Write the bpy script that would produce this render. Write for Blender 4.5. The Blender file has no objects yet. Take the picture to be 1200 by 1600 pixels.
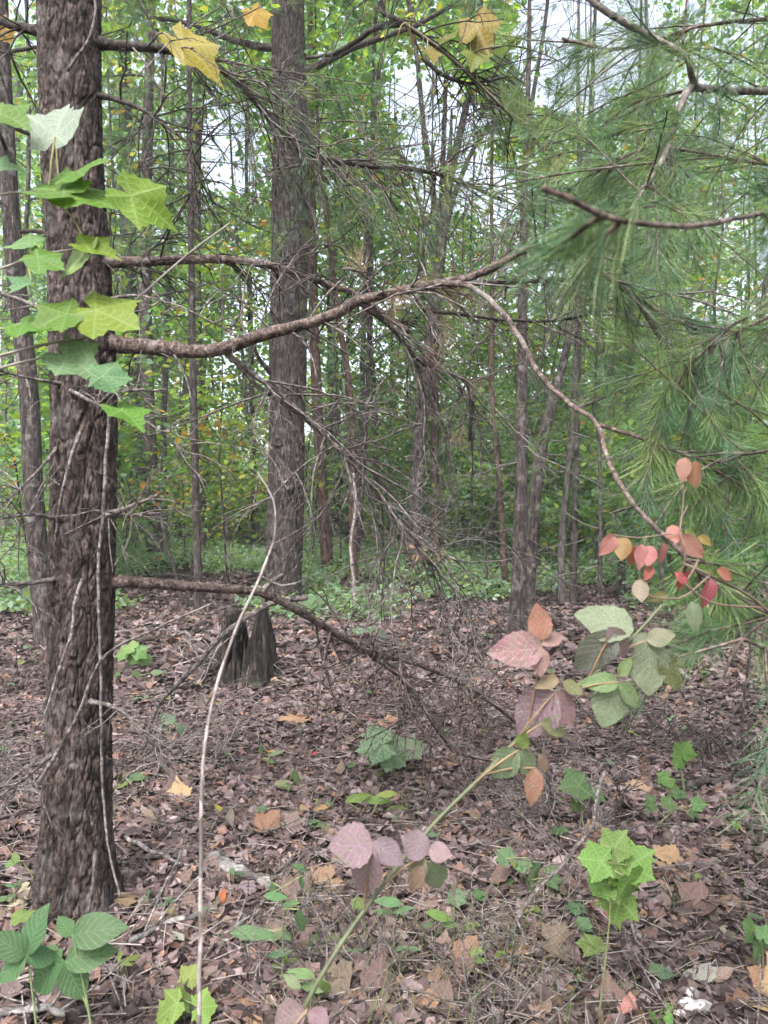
import bpy, math, random
import numpy as np
from mathutils import Vector

# ------------------------------------------------------------------ camera, sky, light, exposure
scene = bpy.context.scene
COL = scene.collection
F_PX = 1186.0                      # focal length in photograph pixels (1200 x 1600)
CAM_Z = 1.55
PITCH = math.radians(-1.45)

cam_data = bpy.data.cameras.new("camera")
cam_data.sensor_fit = 'VERTICAL'
cam_data.sensor_height = 24.0
cam_data.lens = 24.0 * F_PX / 1600.0
cam_data.clip_start = 0.05
cam_data.clip_end = 600.0
cam_data.dof.use_dof = True
cam_data.dof.focus_distance = 4.6
cam_data.dof.aperture_fstop = 6.0
cam = bpy.data.objects.new("camera", cam_data)
COL.objects.link(cam)
cam.location = (0, 0, CAM_Z)
cam.rotation_euler = (math.radians(90) + PITCH, 0, 0)
scene.camera = cam

SUN_EL, SUN_AZ = math.radians(56), math.radians(200)
world = bpy.data.worlds.new("World")
scene.world = world
world.use_nodes = True
wn = world.node_tree
wn.nodes.clear()
w_out = wn.nodes.new("ShaderNodeOutputWorld")
w_bg = wn.nodes.new("ShaderNodeBackground")
w_sky = wn.nodes.new("ShaderNodeTexSky")
w_sky.sky_type = 'NISHITA'
w_sky.sun_disc = False
w_sky.sun_elevation = SUN_EL
w_sky.sun_rotation = SUN_AZ
w_sky.dust_density = 4.0
w_hsv = wn.nodes.new("ShaderNodeHueSaturation")
w_hsv.inputs['Saturation'].default_value = 0.5
w_bg.inputs['Strength'].default_value = 0.15
wn.links.new(w_sky.outputs[0], w_hsv.inputs['Color'])
wn.links.new(w_hsv.outputs[0], w_bg.inputs['Color'])
wn.links.new(w_bg.outputs[0], w_out.inputs[0])

sun_data = bpy.data.lights.new("sun", 'SUN')
sun_data.energy = 1.7
sun_data.angle = math.radians(24)
sun_data.color = (1.0, 0.985, 0.96)
sun = bpy.data.objects.new("sun", sun_data)
COL.objects.link(sun)
sdir = Vector((math.sin(SUN_AZ) * math.cos(SUN_EL), math.cos(SUN_AZ) * math.cos(SUN_EL), math.sin(SUN_EL)))
sun.rotation_euler = sdir.to_track_quat('Z', 'Y').to_euler()
sun.location = (0, -4, 30)

scene.view_settings.view_transform = 'Standard'
scene.view_settings.look = 'None'
scene.view_settings.exposure = 1.92
scene.view_settings.gamma = 1.0
scene.render.engine = 'CYCLES'
scene.cycles.max_bounces = 7
scene.cycles.diffuse_bounces = 5
scene.cycles.glossy_bounces = 2
scene.cycles.transmission_bounces = 4
scene.cycles.use_adaptive_sampling = True
scene.cycles.adaptive_threshold = 0.045
scene.cycles.use_denoising = True
scene.cycles.volume_bounces = 0
scene.cycles.caustics_reflective = False
scene.cycles.caustics_refractive = False

# ------------------------------------------------------------------ helpers
rng = np.random.default_rng(11)
random.seed(11)
_c, _s = math.cos(PITCH), math.sin(PITCH)


def P(px, py, d):
    """point of the place seen at photograph pixel (px, py), d metres in front of the camera"""
    lx, ly = (px - 600.0) / F_PX * d, -(py - 800.0) / F_PX * d
    return np.array((lx, _c * d - _s * ly, CAM_Z + _s * d + _c * ly))


def G(x, y):
    x = np.asarray(x, float); y = np.asarray(y, float)
    return (0.045 * np.sin(.9 * x + .3) * np.cos(.7 * y + 1) + 0.03 * np.sin(1.9 * x + 1.3 * y)
            + 0.012 * np.sin(4.3 * x - 3.1 * y + 2) + 0.006 * np.sin(9.1 * x + 7.3 * y))


def GP(px, py):
    """where the ray through a pixel meets the forest floor"""
    d = 3.0
    for _ in range(30):
        p = P(px, py, d)
        slope = (P(px, py, d + .01)[2] - p[2]) / .01
        d = min(max(d + (float(G(p[0], p[1])) - p[2]) / slope * .8, .4), 60)
    return P(px, py, d), d


def norm(v):
    return v / np.maximum(np.linalg.norm(v, axis=-1, keepdims=True), 1e-9)


def spline(pts, step):
    """Catmull-Rom through the control points (any number of columns)"""
    p = np.asarray(pts, float)
    q = np.vstack([2 * p[0] - p[1], p, 2 * p[-1] - p[-2]])
    out = []
    for i in range(len(p) - 1):
        a, b, c, e = q[i], q[i + 1], q[i + 2], q[i + 3]
        n = max(2, int(np.linalg.norm((c - b)[:3]) / step))
        t = np.linspace(0, 1, n, endpoint=False)[:, None]
        out.append(.5 * (2 * b + (c - a) * t + (2 * a - 5 * b + 4 * c - e) * t ** 2 + (3 * b - a - 3 * c + e) * t ** 3))
    out.append(p[-1:])
    return np.vstack(out)


def _hash(ix, iy, iz, seed):
    h = (ix * 374761393 + iy * 668265263 + iz * 2147483647 + seed * 1274126177) & 0xFFFFFFFF
    h = ((h ^ (h >> 13)) * 1274126177) & 0xFFFFFFFF
    h = ((h ^ (h >> 16)) * 2246822519) & 0xFFFFFFFF
    return ((h ^ (h >> 15)) & 0xFFFFFF) / float(0xFFFFFF)


def vnoise(p, seed=0):
    p = np.asarray(p, float)
    i = np.floor(p).astype(np.int64); f = p - i
    f = f * f * (3 - 2 * f)
    r = 0
    for dx in (0, 1):
        for dy in (0, 1):
            for dz in (0, 1):
                w = (f[:, 0] if dx else 1 - f[:, 0]) * (f[:, 1] if dy else 1 - f[:, 1]) * (f[:, 2] if dz else 1 - f[:, 2])
                r = r + w * _hash(i[:, 0] + dx, i[:, 1] + dy, i[:, 2] + dz, seed)
    return r


def cells(p, seed=0):
    """distance to the border between Voronoi cells, roughly (F2 - F1)"""
    i = np.floor(p).astype(np.int64)
    f1 = np.full(len(p), 9.); f2 = np.full(len(p), 9.)
    for dx in (-1, 0, 1):
        for dy in (-1, 0, 1):
            for dz in (-1, 0, 1):
                j = i + np.array((dx, dy, dz))
                q = j + np.stack([_hash(j[:, 0], j[:, 1], j[:, 2], seed + k) for k in (1, 2, 3)], 1)
                d = np.linalg.norm(q - p, axis=1)
                m = d < f1
                f2 = np.where(m, f1, np.minimum(f2, d))
                f1 = np.where(m, d, f1)
    return f2 - f1


class MB:
    """collects pieces of ONE part and links them as one mesh object"""
    def __init__(self):
        self.V, self.Q, self.T, self.C, self.U, self.n = [], [], [], [], [], 0

    def add(self, V, Q=None, T=None, C=None, U=None):
        V = np.asarray(V, float).reshape(-1, 3)
        if Q is not None and len(Q): self.Q.append(np.asarray(Q, np.int64) + self.n)
        if T is not None and len(T): self.T.append(np.asarray(T, np.int64) + self.n)
        self.V.append(V)
        self.C.append(np.ones((len(V), 4)) if C is None else C)
        self.U.append(np.zeros((len(V), 2)) if U is None else U)
        self.n += len(V)
        return self

    def tube(self, pts, rad, sides=6, cap=True, squash=None):
        p = np.asarray(pts, float)
        n = len(p)
        rad = np.broadcast_to(np.asarray(rad, float), (n,))
        t = norm(np.gradient(p, axis=0))
        ref = np.array((0, 0, 1.)) if abs(t[0, 2]) < .8 else np.array((1., 0, 0))
        u = np.cross(t[0], ref); u /= np.linalg.norm(u)
        U = np.empty((n, 3))
        for i in range(n):
            u = u - t[i] * u.dot(t[i])
            u = u / max(np.linalg.norm(u), 1e-9)
            U[i] = u
        W = np.cross(t, U)
        a = np.linspace(0, 2 * math.pi, sides, endpoint=False)
        V = p[:, None] + rad[:, None, None] * (np.cos(a)[None, :, None] * U[:, None] + np.sin(a)[None, :, None] * W[:, None])
        k = np.arange(n - 1)[:, None] * sides
        j = np.arange(sides)[None]; j2 = (j + 1) % sides
        Q = np.stack([k + j, k + j2, k + sides + j2, k + sides + j], -1).reshape(-1, 4)
        V = V.reshape(-1, 3)
        T = None
        if cap:
            e = (n - 1) * sides
            V = np.vstack([V, p[-1] + t[-1] * rad[-1] * .6])
            T = np.stack([e + np.arange(sides), e + (np.arange(sides) + 1) % sides, np.full(sides, n * sides)], -1)
        return self.add(V, Q, T)

    def scatter(self, tmpl, M, pos, col, sc):
        """copies of a small template: rotations M (n,3,3), positions, colours, sizes"""
        V, Q, T = tmpl
        n, k = len(pos), len(V)
        sc = np.broadcast_to(np.asarray(sc, float), (n,))
        W = np.einsum('nij,kj->nki', M, V) * sc[:, None, None] + pos[:, None]
        off = (np.arange(n) * k)[:, None, None]
        q = (Q[None] + off).reshape(-1, 4) if Q is not None else None
        t = (T[None] + off).reshape(-1, 3) if T is not None else None
        c = np.ones((n, k, 4)); c[:, :, :3] = col[:, None, :3]
        return self.add(W.reshape(-1, 3), q, t, c.reshape(-1, 4))

    def mesh(self, name, mat, origin=(0, 0, 0), smooth=True):
        V = np.vstack(self.V) - np.asarray(origin)
        Q = np.vstack(self.Q) if self.Q else np.zeros((0, 4), np.int64)
        T = np.vstack(self.T) if self.T else np.zeros((0, 3), np.int64)
        me = bpy.data.meshes.new(name)
        me.vertices.add(len(V)); me.vertices.foreach_set("co", V.astype(np.float32).ravel())
        loops = np.concatenate([Q.ravel(), T.ravel()])
        me.loops.add(len(loops)); me.loops.foreach_set("vertex_index", loops.astype(np.int32))
        tot = np.concatenate([np.full(len(Q), 4), np.full(len(T), 3)])
        start = np.concatenate([[0], np.cumsum(tot)[:-1]]) if len(tot) else tot
        me.polygons.add(len(tot))
        me.polygons.foreach_set("loop_start", start.astype(np.int32))
        me.polygons.foreach_set("use_smooth", np.full(len(tot), smooth))
        me.update(calc_edges=True)
        at = me.color_attributes.new("Col", 'FLOAT_COLOR', 'POINT')
        at.data.foreach_set("color", np.vstack(self.C).astype(np.float32).ravel())
        U = np.vstack(self.U)
        if U.any():
            uv = me.uv_layers.new(name="UVMap")
            uv.data.foreach_set("uv", U[loops].astype(np.float32).ravel())
        me.materials.append(mat)
        me.validate()
        return me

    def build(self, name, mat, parent=None, kind=None, smooth=True, sub_of=None):
        """parent: the thing (an Empty); sub_of: a part of it, when this is a sub-part"""
        org = parent.location if parent is not None else (0, 0, 0)
        o = bpy.data.objects.new(name, self.mesh(name, mat, org, smooth))
        COL.objects.link(o)
        o.parent = sub_of if sub_of is not None else parent
        if kind: o['kind'] = kind
        return o


def thing(name, label, cat, loc, group=None):
    o = bpy.data.objects.new(name, None)
    COL.objects.link(o)
    o.empty_display_size = .1
    o.location = tuple(float(v) for v in loc)
    tag(o, label, cat, group)
    return o


def tag(o, label, cat, group=None):
    o['label'] = label; o['category'] = cat
    if group: o['group'] = group


# ------------------------------------------------------------------ materials
def new_mat(name):
    m = bpy.data.materials.new(name); m.use_nodes = True
    nt = m.node_tree; nt.nodes.clear()
    return m, nt, nt.nodes, nt.links


def ramp(nd, stops):
    r = nd.new("ShaderNodeValToRGB")
    e = r.color_ramp.elements
    while len(e) < len(stops): e.new(.5)
    for i, (p, c) in enumerate(stops):
        e[i].position = p; e[i].color = (*c, 1)
    return r


def bark_mat(name, stops, scale=(14, 14, 3.5), bump=.5, lichen=0.0, dist=.01, lichen_col=(.32, .31, .29)):
    m, nt, nd, lk = new_mat(name)
    out = nd.new("ShaderNodeOutputMaterial"); bs = nd.new("ShaderNodeBsdfPrincipled")
    bs.inputs['Roughness'].default_value = .88
    bs.inputs['Specular IOR Level'].default_value = .25
    tc = nd.new("ShaderNodeTexCoord"); mp = nd.new("ShaderNodeMapping")
    mp.inputs['Scale'].default_value = scale
    lk.new(tc.outputs['Object'], mp.inputs[0])
    n1 = nd.new("ShaderNodeTexNoise"); n1.inputs['Scale'].default_value = 1.6; n1.inputs['Detail'].default_value = 9; n1.inputs['Roughness'].default_value = .68
    lk.new(mp.outputs[0], n1.inputs['Vector'])
    r = ramp(nd, stops); lk.new(n1.outputs['Fac'], r.inputs[0])
    vc = nd.new("ShaderNodeTexVoronoi"); vc.inputs['Scale'].default_value = 1.1; lk.new(mp.outputs[0], vc.inputs['Vector'])
    bw = nd.new("ShaderNodeRGBToBW"); lk.new(vc.outputs['Color'], bw.inputs[0])
    rv = ramp(nd, [(.2, (.5, .48, .46)), (.8, (1.5, 1.48, 1.46))]); lk.new(bw.outputs[0], rv.inputs[0])
    mv = nd.new("ShaderNodeMixRGB"); mv.blend_type = 'MULTIPLY'; mv.inputs[0].default_value = 1
    lk.new(r.outputs[0], mv.inputs[1]); lk.new(rv.outputs[0], mv.inputs[2])
    col = mv.outputs[0]
    if lichen:
        n2 = nd.new("ShaderNodeTexNoise"); n2.inputs['Scale'].default_value = 9; n2.inputs['Detail'].default_value = 6
        lk.new(tc.outputs['Object'], n2.inputs['Vector'])
        r2 = ramp(nd, [(.56, (0, 0, 0)), (.68, (lichen,) * 3)]); lk.new(n2.outputs['Fac'], r2.inputs[0])
        mx = nd.new("ShaderNodeMixRGB"); lk.new(r2.outputs[0], mx.inputs[0]); lk.new(col, mx.inputs[1])
        mx.inputs[2].default_value = (*lichen_col, 1); col = mx.outputs[0]
    lk.new(col, bs.inputs['Base Color'])
    v = nd.new("ShaderNodeTexVoronoi"); v.feature = 'DISTANCE_TO_EDGE'; v.inputs['Scale'].default_value = 1.3
    lk.new(mp.outputs[0], v.inputs['Vector'])
    ad = nd.new("ShaderNodeMath"); ad.operation = 'ADD'
    lk.new(v.outputs['Distance'], ad.inputs[0]); lk.new(n1.outputs['Fac'], ad.inputs[1])
    b = nd.new("ShaderNodeBump"); b.inputs['Strength'].default_value = bump; b.inputs['Distance'].default_value = dist
    lk.new(ad.outputs[0], b.inputs['Height']); lk.new(b.outputs[0], bs.inputs['Normal'])
    lk.new(bs.outputs[0], out.inputs[0])
    return m


def leaf_mat(name, source='attr', trans=.45, rough=.45, spec=.5, veins=0.0, spots=0.0, spot_col=(.09, .035, .015), mottling=.35, tint=0.0, tint_col=(.4, .1, .05)):
    """source 'attr': colour of each leaf stored in the mesh; 'obj': the object's own colour"""
    m, nt, nd, lk = new_mat(name)
    out = nd.new("ShaderNodeOutputMaterial"); bs = nd.new("ShaderNodeBsdfPrincipled")
    bs.inputs['Roughness'].default_value = rough
    bs.inputs['Specular IOR Level'].default_value = spec
    if source == 'attr':
        a = nd.new("ShaderNodeAttribute"); a.attribute_name = "Col"; col = a.outputs['Color']
    else:
        a = nd.new("ShaderNodeObjectInfo"); col = a.outputs['Color']
    tc = nd.new("ShaderNodeTexCoord")
    vec = tc.outputs['Object']
    if source == 'obj':                       # every leaf its own mottling
        vm = nd.new("ShaderNodeVectorMath"); vm.operation = 'ADD'
        lk.new(vec, vm.inputs[0]); lk.new(a.outputs['Location'], vm.inputs[1]); vec = vm.outputs[0]
    if mottling:
        n = nd.new("ShaderNodeTexNoise"); n.inputs['Scale'].default_value = 26 if source == 'obj' else 40; n.inputs['Detail'].default_value = 5
        lk.new(vec, n.inputs['Vector'])
        r = ramp(nd, [(.3, (1 - mottling,) * 3), (.7, (1 + mottling * .6,) * 3)]); lk.new(n.outputs['Fac'], r.inputs[0])
        mx = nd.new("ShaderNodeMixRGB"); mx.blend_type = 'MULTIPLY'; mx.inputs[0].default_value = 1
        lk.new(col, mx.inputs[1]); lk.new(r.outputs[0], mx.inputs[2]); col = mx.outputs[0]
    if tint:
        n = nd.new("ShaderNodeTexNoise"); n.inputs['Scale'].default_value = 16; n.inputs['Detail'].default_value = 2
        lk.new(vec, n.inputs['Vector'])
        r = ramp(nd, [(.42, (0,) * 3), (.62, (tint,) * 3)]); lk.new(n.outputs['Fac'], r.inputs[0])
        mx = nd.new("ShaderNodeMixRGB"); lk.new(r.outputs[0], mx.inputs[0]); lk.new(col, mx.inputs[1])
        mx.inputs[2].default_value = (*tint_col, 1); col = mx.outputs[0]
    if spots:
        n = nd.new("ShaderNodeTexNoise"); n.inputs['Scale'].default_value = 55; n.inputs['Detail'].default_value = 3
        lk.new(vec, n.inputs['Vector'])
        r = ramp(nd, [(.60, (0,) * 3), (.64, (spots,) * 3)]); lk.new(n.outputs['Fac'], r.inputs[0])
        mx = nd.new("ShaderNodeMixRGB"); lk.new(r.outputs[0], mx.inputs[0]); lk.new(col, mx.inputs[1])
        mx.inputs[2].default_value = (*spot_col, 1); col = mx.outputs[0]
    nrm = None
    if veins:
        uv = nd.new("ShaderNodeUVMap"); sp = nd.new("ShaderNodeSeparateXYZ"); lk.new(uv.outputs[0], sp.inputs[0])
        def mth(op, x, y=None):
            k = nd.new("ShaderNodeMath"); k.operation = op
            for i, q in enumerate((x, y)):
                if q is None: continue
                if isinstance(q, (int, float)): k.inputs[i].default_value = q
                else: lk.new(q, k.inputs[i])
            return k.outputs[0]
        au = mth('ABSOLUTE', sp.outputs[0])
        side = mth('PINGPONG', mth('SUBTRACT', mth('MULTIPLY', sp.outputs[1], 7.0), mth('MULTIPLY', au, 2.2)), .5)
        mid = mth('MULTIPLY', au, 7.0)
        dd = mth('MINIMUM', mth('MULTIPLY', side, 2.6), mid)
        r = ramp(nd, [(0.0, (1,) * 3), (.45, (0,) * 3)]); lk.new(dd, r.inputs[0])
        mx = nd.new("ShaderNodeMixRGB"); mx.blend_type = 'ADD'
        fm = mth('MULTIPLY', r.outputs[0], veins); lk.new(fm, mx.inputs[0])
        lk.new(col, mx.inputs[1]); mx.inputs[2].default_value = (.16, .17, .12, 1); col = mx.outputs[0]
        b = nd.new("ShaderNodeBump"); b.inputs['Strength'].default_value = .3; b.inputs['Distance'].default_value = .003; b.invert = True
        lk.new(r.outputs[0], b.inputs['Height']); nrm = b.outputs[0]
        lk.new(nrm, bs.inputs['Normal'])
    lk.new(col, bs.inputs['Base Color'])
    if trans:
        tr = nd.new("ShaderNodeBsdfTranslucent"); ms = nd.new("ShaderNodeMixShader"); ms.inputs[0].default_value = trans
        gm = nd.new("ShaderNodeMixRGB"); gm.blend_type = 'MULTIPLY'; gm.inputs[0].default_value = 1
        lk.new(col, gm.inputs[1]); gm.inputs[2].default_value = (1.25, 1.3, .75, 1)
        lk.new(gm.outputs[0], tr.inputs[0])
        lk.new(bs.outputs[0], ms.inputs[1]); lk.new(tr.outputs[0], ms.inputs[2]); lk.new(ms.outputs[0], out.inputs[0])
    else:
        lk.new(bs.outputs[0], out.inputs[0])
    return m


M_PINE = bark_mat("bark_pine", [(.37, (.010, .007, .006)), (.46, (.034, .025, .022)), (.54, (.062, .047, .042)), (.63, (.092, .076, .071)), (.72, (.15, .135, .13))], (42, 42, 16), 1.0, .15, .010)
M_OAK = bark_mat("bark_oak", [(.38, (.008, .0065, .006)), (.47, (.027, .021, .0195)), (.56, (.056, .046, .0435)), (.67, (.105, .094, .092))], (38, 38, 6), 1.0, .12, .016)
M_THIN = bark_mat("bark_thin", [(.36, (.010, .008, .007)), (.5, (.036, .028, .026)), (.66, (.085, .072, .068))], (26, 26, 7), .9, .3, .012)
M_RED = bark_mat("bark_reddish", [(.36, (.020, .011, .0095)), (.5, (.058, .034, .029)), (.68, (.10, .068, .06))], (24, 24, 8), .8, .1, .01)
M_GREY = bark_mat("bark_grey", [(.36, (.022, .019, .018)), (.5, (.058, .052, .049)), (.68, (.12, .112, .106))], (24, 24, 7), .8, .3, .01)
M_LIMB = bark_mat("bark_limb", [(.36, (.022, .016, .014)), (.5, (.078, .056, .049)), (.64, (.155, .125, .115))], (60, 60, 60), .6, .25, .003)
M_DARK = bark_mat("bark_dark", [(.34, (.012, .010, .009)), (.5, (.034, .028, .025)), (.7, (.08, .068, .062))], (60, 60, 60), .5, .2, .003)
M_TWIG = bark_mat("twig_grey", [(.36, (.04, .033, .031)), (.5, (.10, .086, .081)), (.68, (.20, .18, .172))], (50, 50, 50), .4, .2, .002)
M_PALE = bark_mat("stem_pale", [(.3, (.12, .10, .094)), (.5, (.20, .175, .167)), (.75, (.30, .275, .262))], (45, 45, 20), .4, 0, .002)
M_WOOD = bark_mat("rotten_wood", [(.38, (.005, .004, .0035)), (.5, (.018, .014, .012)), (.66, (.055, .046, .04))], (26, 26, 4), .9, .22, .02, (.06, .075, .03))
M_DRIFT = bark_mat("weathered_wood", [(.36, (.05, .045, .042)), (.5, (.13, .12, .115)), (.66, (.26, .25, .24))], (12, 30, 30), .6, .2, .006)
M_STONE = bark_mat("stone_pale", [(.3, (.2, .19, .19)), (.6, (.36, .345, .34))], (20, 20, 20), .4, 0, .004)
M_LEAF = leaf_mat("leaf_far", 'attr', .58, .5, .4, mottling=.2)
M_NEEDLE = leaf_mat("needle", 'attr', .2, .42, .5, mottling=0)
M_LITTER = leaf_mat("leaf_litter", 'attr', .06, .75, .28, mottling=.45)
M_GREEN = leaf_mat("leaf_green", 'obj', .42, .55, .3, veins=.35, spots=.85, mottling=.22)
M_BRAMBLE = leaf_mat("leaf_bramble", 'obj', .35, .6, .3, veins=.22, spots=.5, mottling=.3, tint=.42, tint_col=(.13, .17, .085), spot_col=(.45, .4, .36))
M_DOGWOOD = leaf_mat("leaf_dogwood", 'obj', .35, .55, .35, veins=.2, spots=.5, mottling=.3, spot_col=(.2, .1, .06))
M_DEAD = leaf_mat("leaf_dead", 'obj', .08, .72, .3, veins=.16, spots=.6, mottling=.4)
M_STEM = leaf_mat("stem_green", 'attr', 0, .55, .4, mottling=.4)


def ground_mat():
    m, nt, nd, lk = new_mat("forest_soil")
    out = nd.new("ShaderNodeOutputMaterial"); bs = nd.new("ShaderNodeBsdfPrincipled")
    bs.inputs['Roughness'].default_value = .95; bs.inputs['Specular IOR Level'].default_value = .15
    tc = nd.new("ShaderNodeTexCoord")
    n = nd.new("ShaderNodeTexNoise"); n.inputs['Scale'].default_value = 30; n.inputs['Detail'].default_value = 10; n.inputs['Roughness'].default_value = .75
    lk.new(tc.outputs['Object'], n.inputs['Vector'])
    r = ramp(nd, [(.3, (.02, .015, .013)), (.5, (.06, .044, .038)), (.72, (.12, .092, .082))]); lk.new(n.outputs['Fac'], r.inputs[0])
    lk.new(r.outputs[0], bs.inputs['Base Color'])
    v = nd.new("ShaderNodeTexVoronoi"); v.inputs['Scale'].default_value = 22; lk.new(tc.outputs['Object'], v.inputs['Vector'])
    b = nd.new("ShaderNodeBump"); b.inputs['Strength'].default_value = .8; b.inputs['Distance'].default_value = .03
    lk.new(v.outputs['Distance'], b.inputs['Height']); lk.new(b.outputs[0], bs.inputs['Normal'])
    lk.new(bs.outputs[0], out.inputs[0])
    return m


# ------------------------------------------------------------------ ground
def build_ground():
    a = np.linspace(-1, 1, 241)
    xs = np.sinh(a * 5.2) / math.sinh(5.2) * 120
    ys = np.sinh(a * 5.2) / math.sinh(5.2) * 120 + 4
    X, Y = np.meshgrid(xs, ys)
    Z = G(X, Y) + (vnoise(np.stack([X.ravel() * 5, Y.ravel() * 5, 0 * X.ravel()], 1), 3).reshape(X.shape) - .5) * .03
    n = len(xs)
    i, j = np.meshgrid(np.arange(n - 1), np.arange(n - 1))
    q = (j * n + i).ravel()
    Q = np.stack([q, q + 1, q + n + 1, q + n], 1)
    o = MB().add(np.stack([X, Y, Z], -1), Q).build("ground", ground_mat(), kind="structure")
    o['label'] = "brown forest floor under the leaf litter"
    o['category'] = "ground"


build_ground()


# ------------------------------------------------------------------ leaf shapes
def strip_leaf(rows, half, curl=.0, droop=.0, fold=.15, cols=2):
    """rows: positions along the midrib 0..1; half: half widths; base at the origin, tip along +Y"""
    V, U, Q = [], [], []
    k = 2 * cols + 1
    for v, w in zip(rows, half):
        for c in range(-cols, cols + 1):
            u = c / cols
            x = u * w
            z = fold * abs(x) - droop * v * v + curl * (u * u) * w * math.sin(v * 7 + 1)
            V.append((x, v - .12 * droop * v * v, z)); U.append((u, v))
    n = len(rows)
    for r in range(n - 1):
        for c in range(k - 1):
            a = r * k + c
            Q.append((a, a + 1, a + k + 1, a + k))
    return np.array(V), np.array(Q), np.array(U)


def oval_shape(width, droop, fold, serr=.0, n=9, pointed=1.0):
    rows = np.linspace(0, 1, n)
    half = width * np.sin(np.pi * rows ** .85) ** .8 * (1 - .25 * pointed * rows) + .006
    half[1:-1:2] *= 1 + serr
    half[-1] = .004
    return strip_leaf(rows, half, .25, droop, fold)


def lobed_shape(width, lobes, depth, droop, fold, curl=.4):
    n = lobes * 4 + 3
    rows = np.linspace(0, 1, n)
    env = width * np.sin(np.pi * np.clip(rows * .92 + .06, 0, 1)) ** .7 * (.55 + .6 * rows)
    half = env * (1 - depth * (.5 + .5 * np.cos(rows * lobes * 2 * np.pi))) + .012
    half[-1] = .01
    V, Q, U = strip_leaf(rows, half, curl, droop, fold, cols=1)
    V[:, 1] += np.abs(V[:, 0]) * .35            # the lobes point forward
    return V, Q, U


def maple_shape(cup=.1, droop=.2, teeth=True, seed=0):
    r_ = np.random.default_rng(seed)
    # polar outline round the petiole point; 0 = tip direction (+Y)
    key = [(180, .12), (160, .42), (143, .50), (128, .66), (118, .56), (107, .60), (97, .57), (82, .68), (72, .72), (60, .90), (53, .77), (46, .80), (36, .69), (28, .72), (19, .84), (10, .82), (0, 1.0)]
    pts = []
    for a, r in key: pts.append((a, r * (1 + r_.uniform(-.06, .06))))
    for a, r in key[-2:0:-1]: pts.append((-a, r * (1 + r_.uniform(-.06, .06))))
    V = [(0, 0, 0)]; U = [(0, 0)]
    m = len(pts)
    for ring in (.5, 1.0):
        for a, r in pts:
            t = math.radians(a)
            x, y = math.sin(t) * r * ring, math.cos(t) * r * ring
            lob = math.cos(t * 4) * .05 * ring
            V.append((x, y, cup * (x * x) - droop * y * abs(y) * .5 - lob * r))
            dv = min(abs(abs(a) - q) for q in (0, 60, 128))
            U.append((math.radians(dv) * r * ring * 1.2, r * ring))
    V = np.array(V); U = np.array(U)
    T = [(0, 1 + (i + 1) % m, 1 + i) for i in range(m)]
    Q = [(1 + i, 1 + (i + 1) % m, 1 + m + (i + 1) % m, 1 + m + i) for i in range(m)]
    return V, np.array(Q), U, np.array(T)


def leaf_mesh(name, shape, mat):
    V, Q, U = shape[:3]
    T = shape[3] if len(shape) > 3 else None
    return MB().add(V, Q, T, None, U + 1e-4).mesh(name, mat)


ME = {}
for i, (w, dr, fo) in enumerate([(.27, .25, .25), (.33, .1, .1), (.24, .4, .35)]):
    ME['bramble%d' % i] = leaf_mesh("bramble_leaf", oval_shape(w, dr, fo, .09, 15), M_BRAMBLE)
for i, (w, dr, fo) in enumerate([(.27, .3, .3), (.31, .2, -.25), (.24, .45, .4)]):
    ME['wdog%d' % i] = leaf_mesh("dogwood_leaf", oval_shape(w, dr, fo, 0, 9, .7), M_DOGWOOD)
for i, (w, dr, fo) in enumerate([(.28, .2, .15), (.24, .35, .3)]):
    ME['oval%d' % i] = leaf_mesh("oval_leaf", oval_shape(w, dr, fo, 0, 9, .3), M_GREEN)
    ME['lance%d' % i] = leaf_mesh("lance_leaf", oval_shape(w * .6, dr, fo, 0, 9, .6), M_GREEN)
for i in range(3):
    ME['maple%d' % i] = leaf_mesh("maple_leaf", maple_shape((.25, -.15, .1)[i], (.25, .1, .45)[i], True, i), M_GREEN)
    ME['dmaple%d' % i] = leaf_mesh("dead_maple_leaf", maple_shape((.9, -.6, .5)[i], (.5, -.4, .8)[i], True, i + 5), M_DEAD)
    ME['doak%d' % i] = leaf_mesh("dead_oak_leaf", lobed_shape(.36, 4, (.62, .5, .7)[i], (.35, -.25, .15)[i], (.5, -.2, .2)[i], (.8, .5, 1.1)[i]), M_DEAD)
    ME['doval%d' % i] = leaf_mesh("dead_oval_leaf", oval_shape((.3, .24, .36)[i], (.4, -.3, .2)[i], (.9, .6, -.4)[i], 0, 7, .5), M_DEAD)


def basis(y, n0):
    y = np.asarray(y, float) / np.linalg.norm(y)
    x = np.cross(y, n0); x /= max(np.linalg.norm(x), 1e-6)
    z = np.cross(x, y)
    return np.stack([x, y, z], 1)


def mat_is_live(key):
    return key[0] != 'd'


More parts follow.
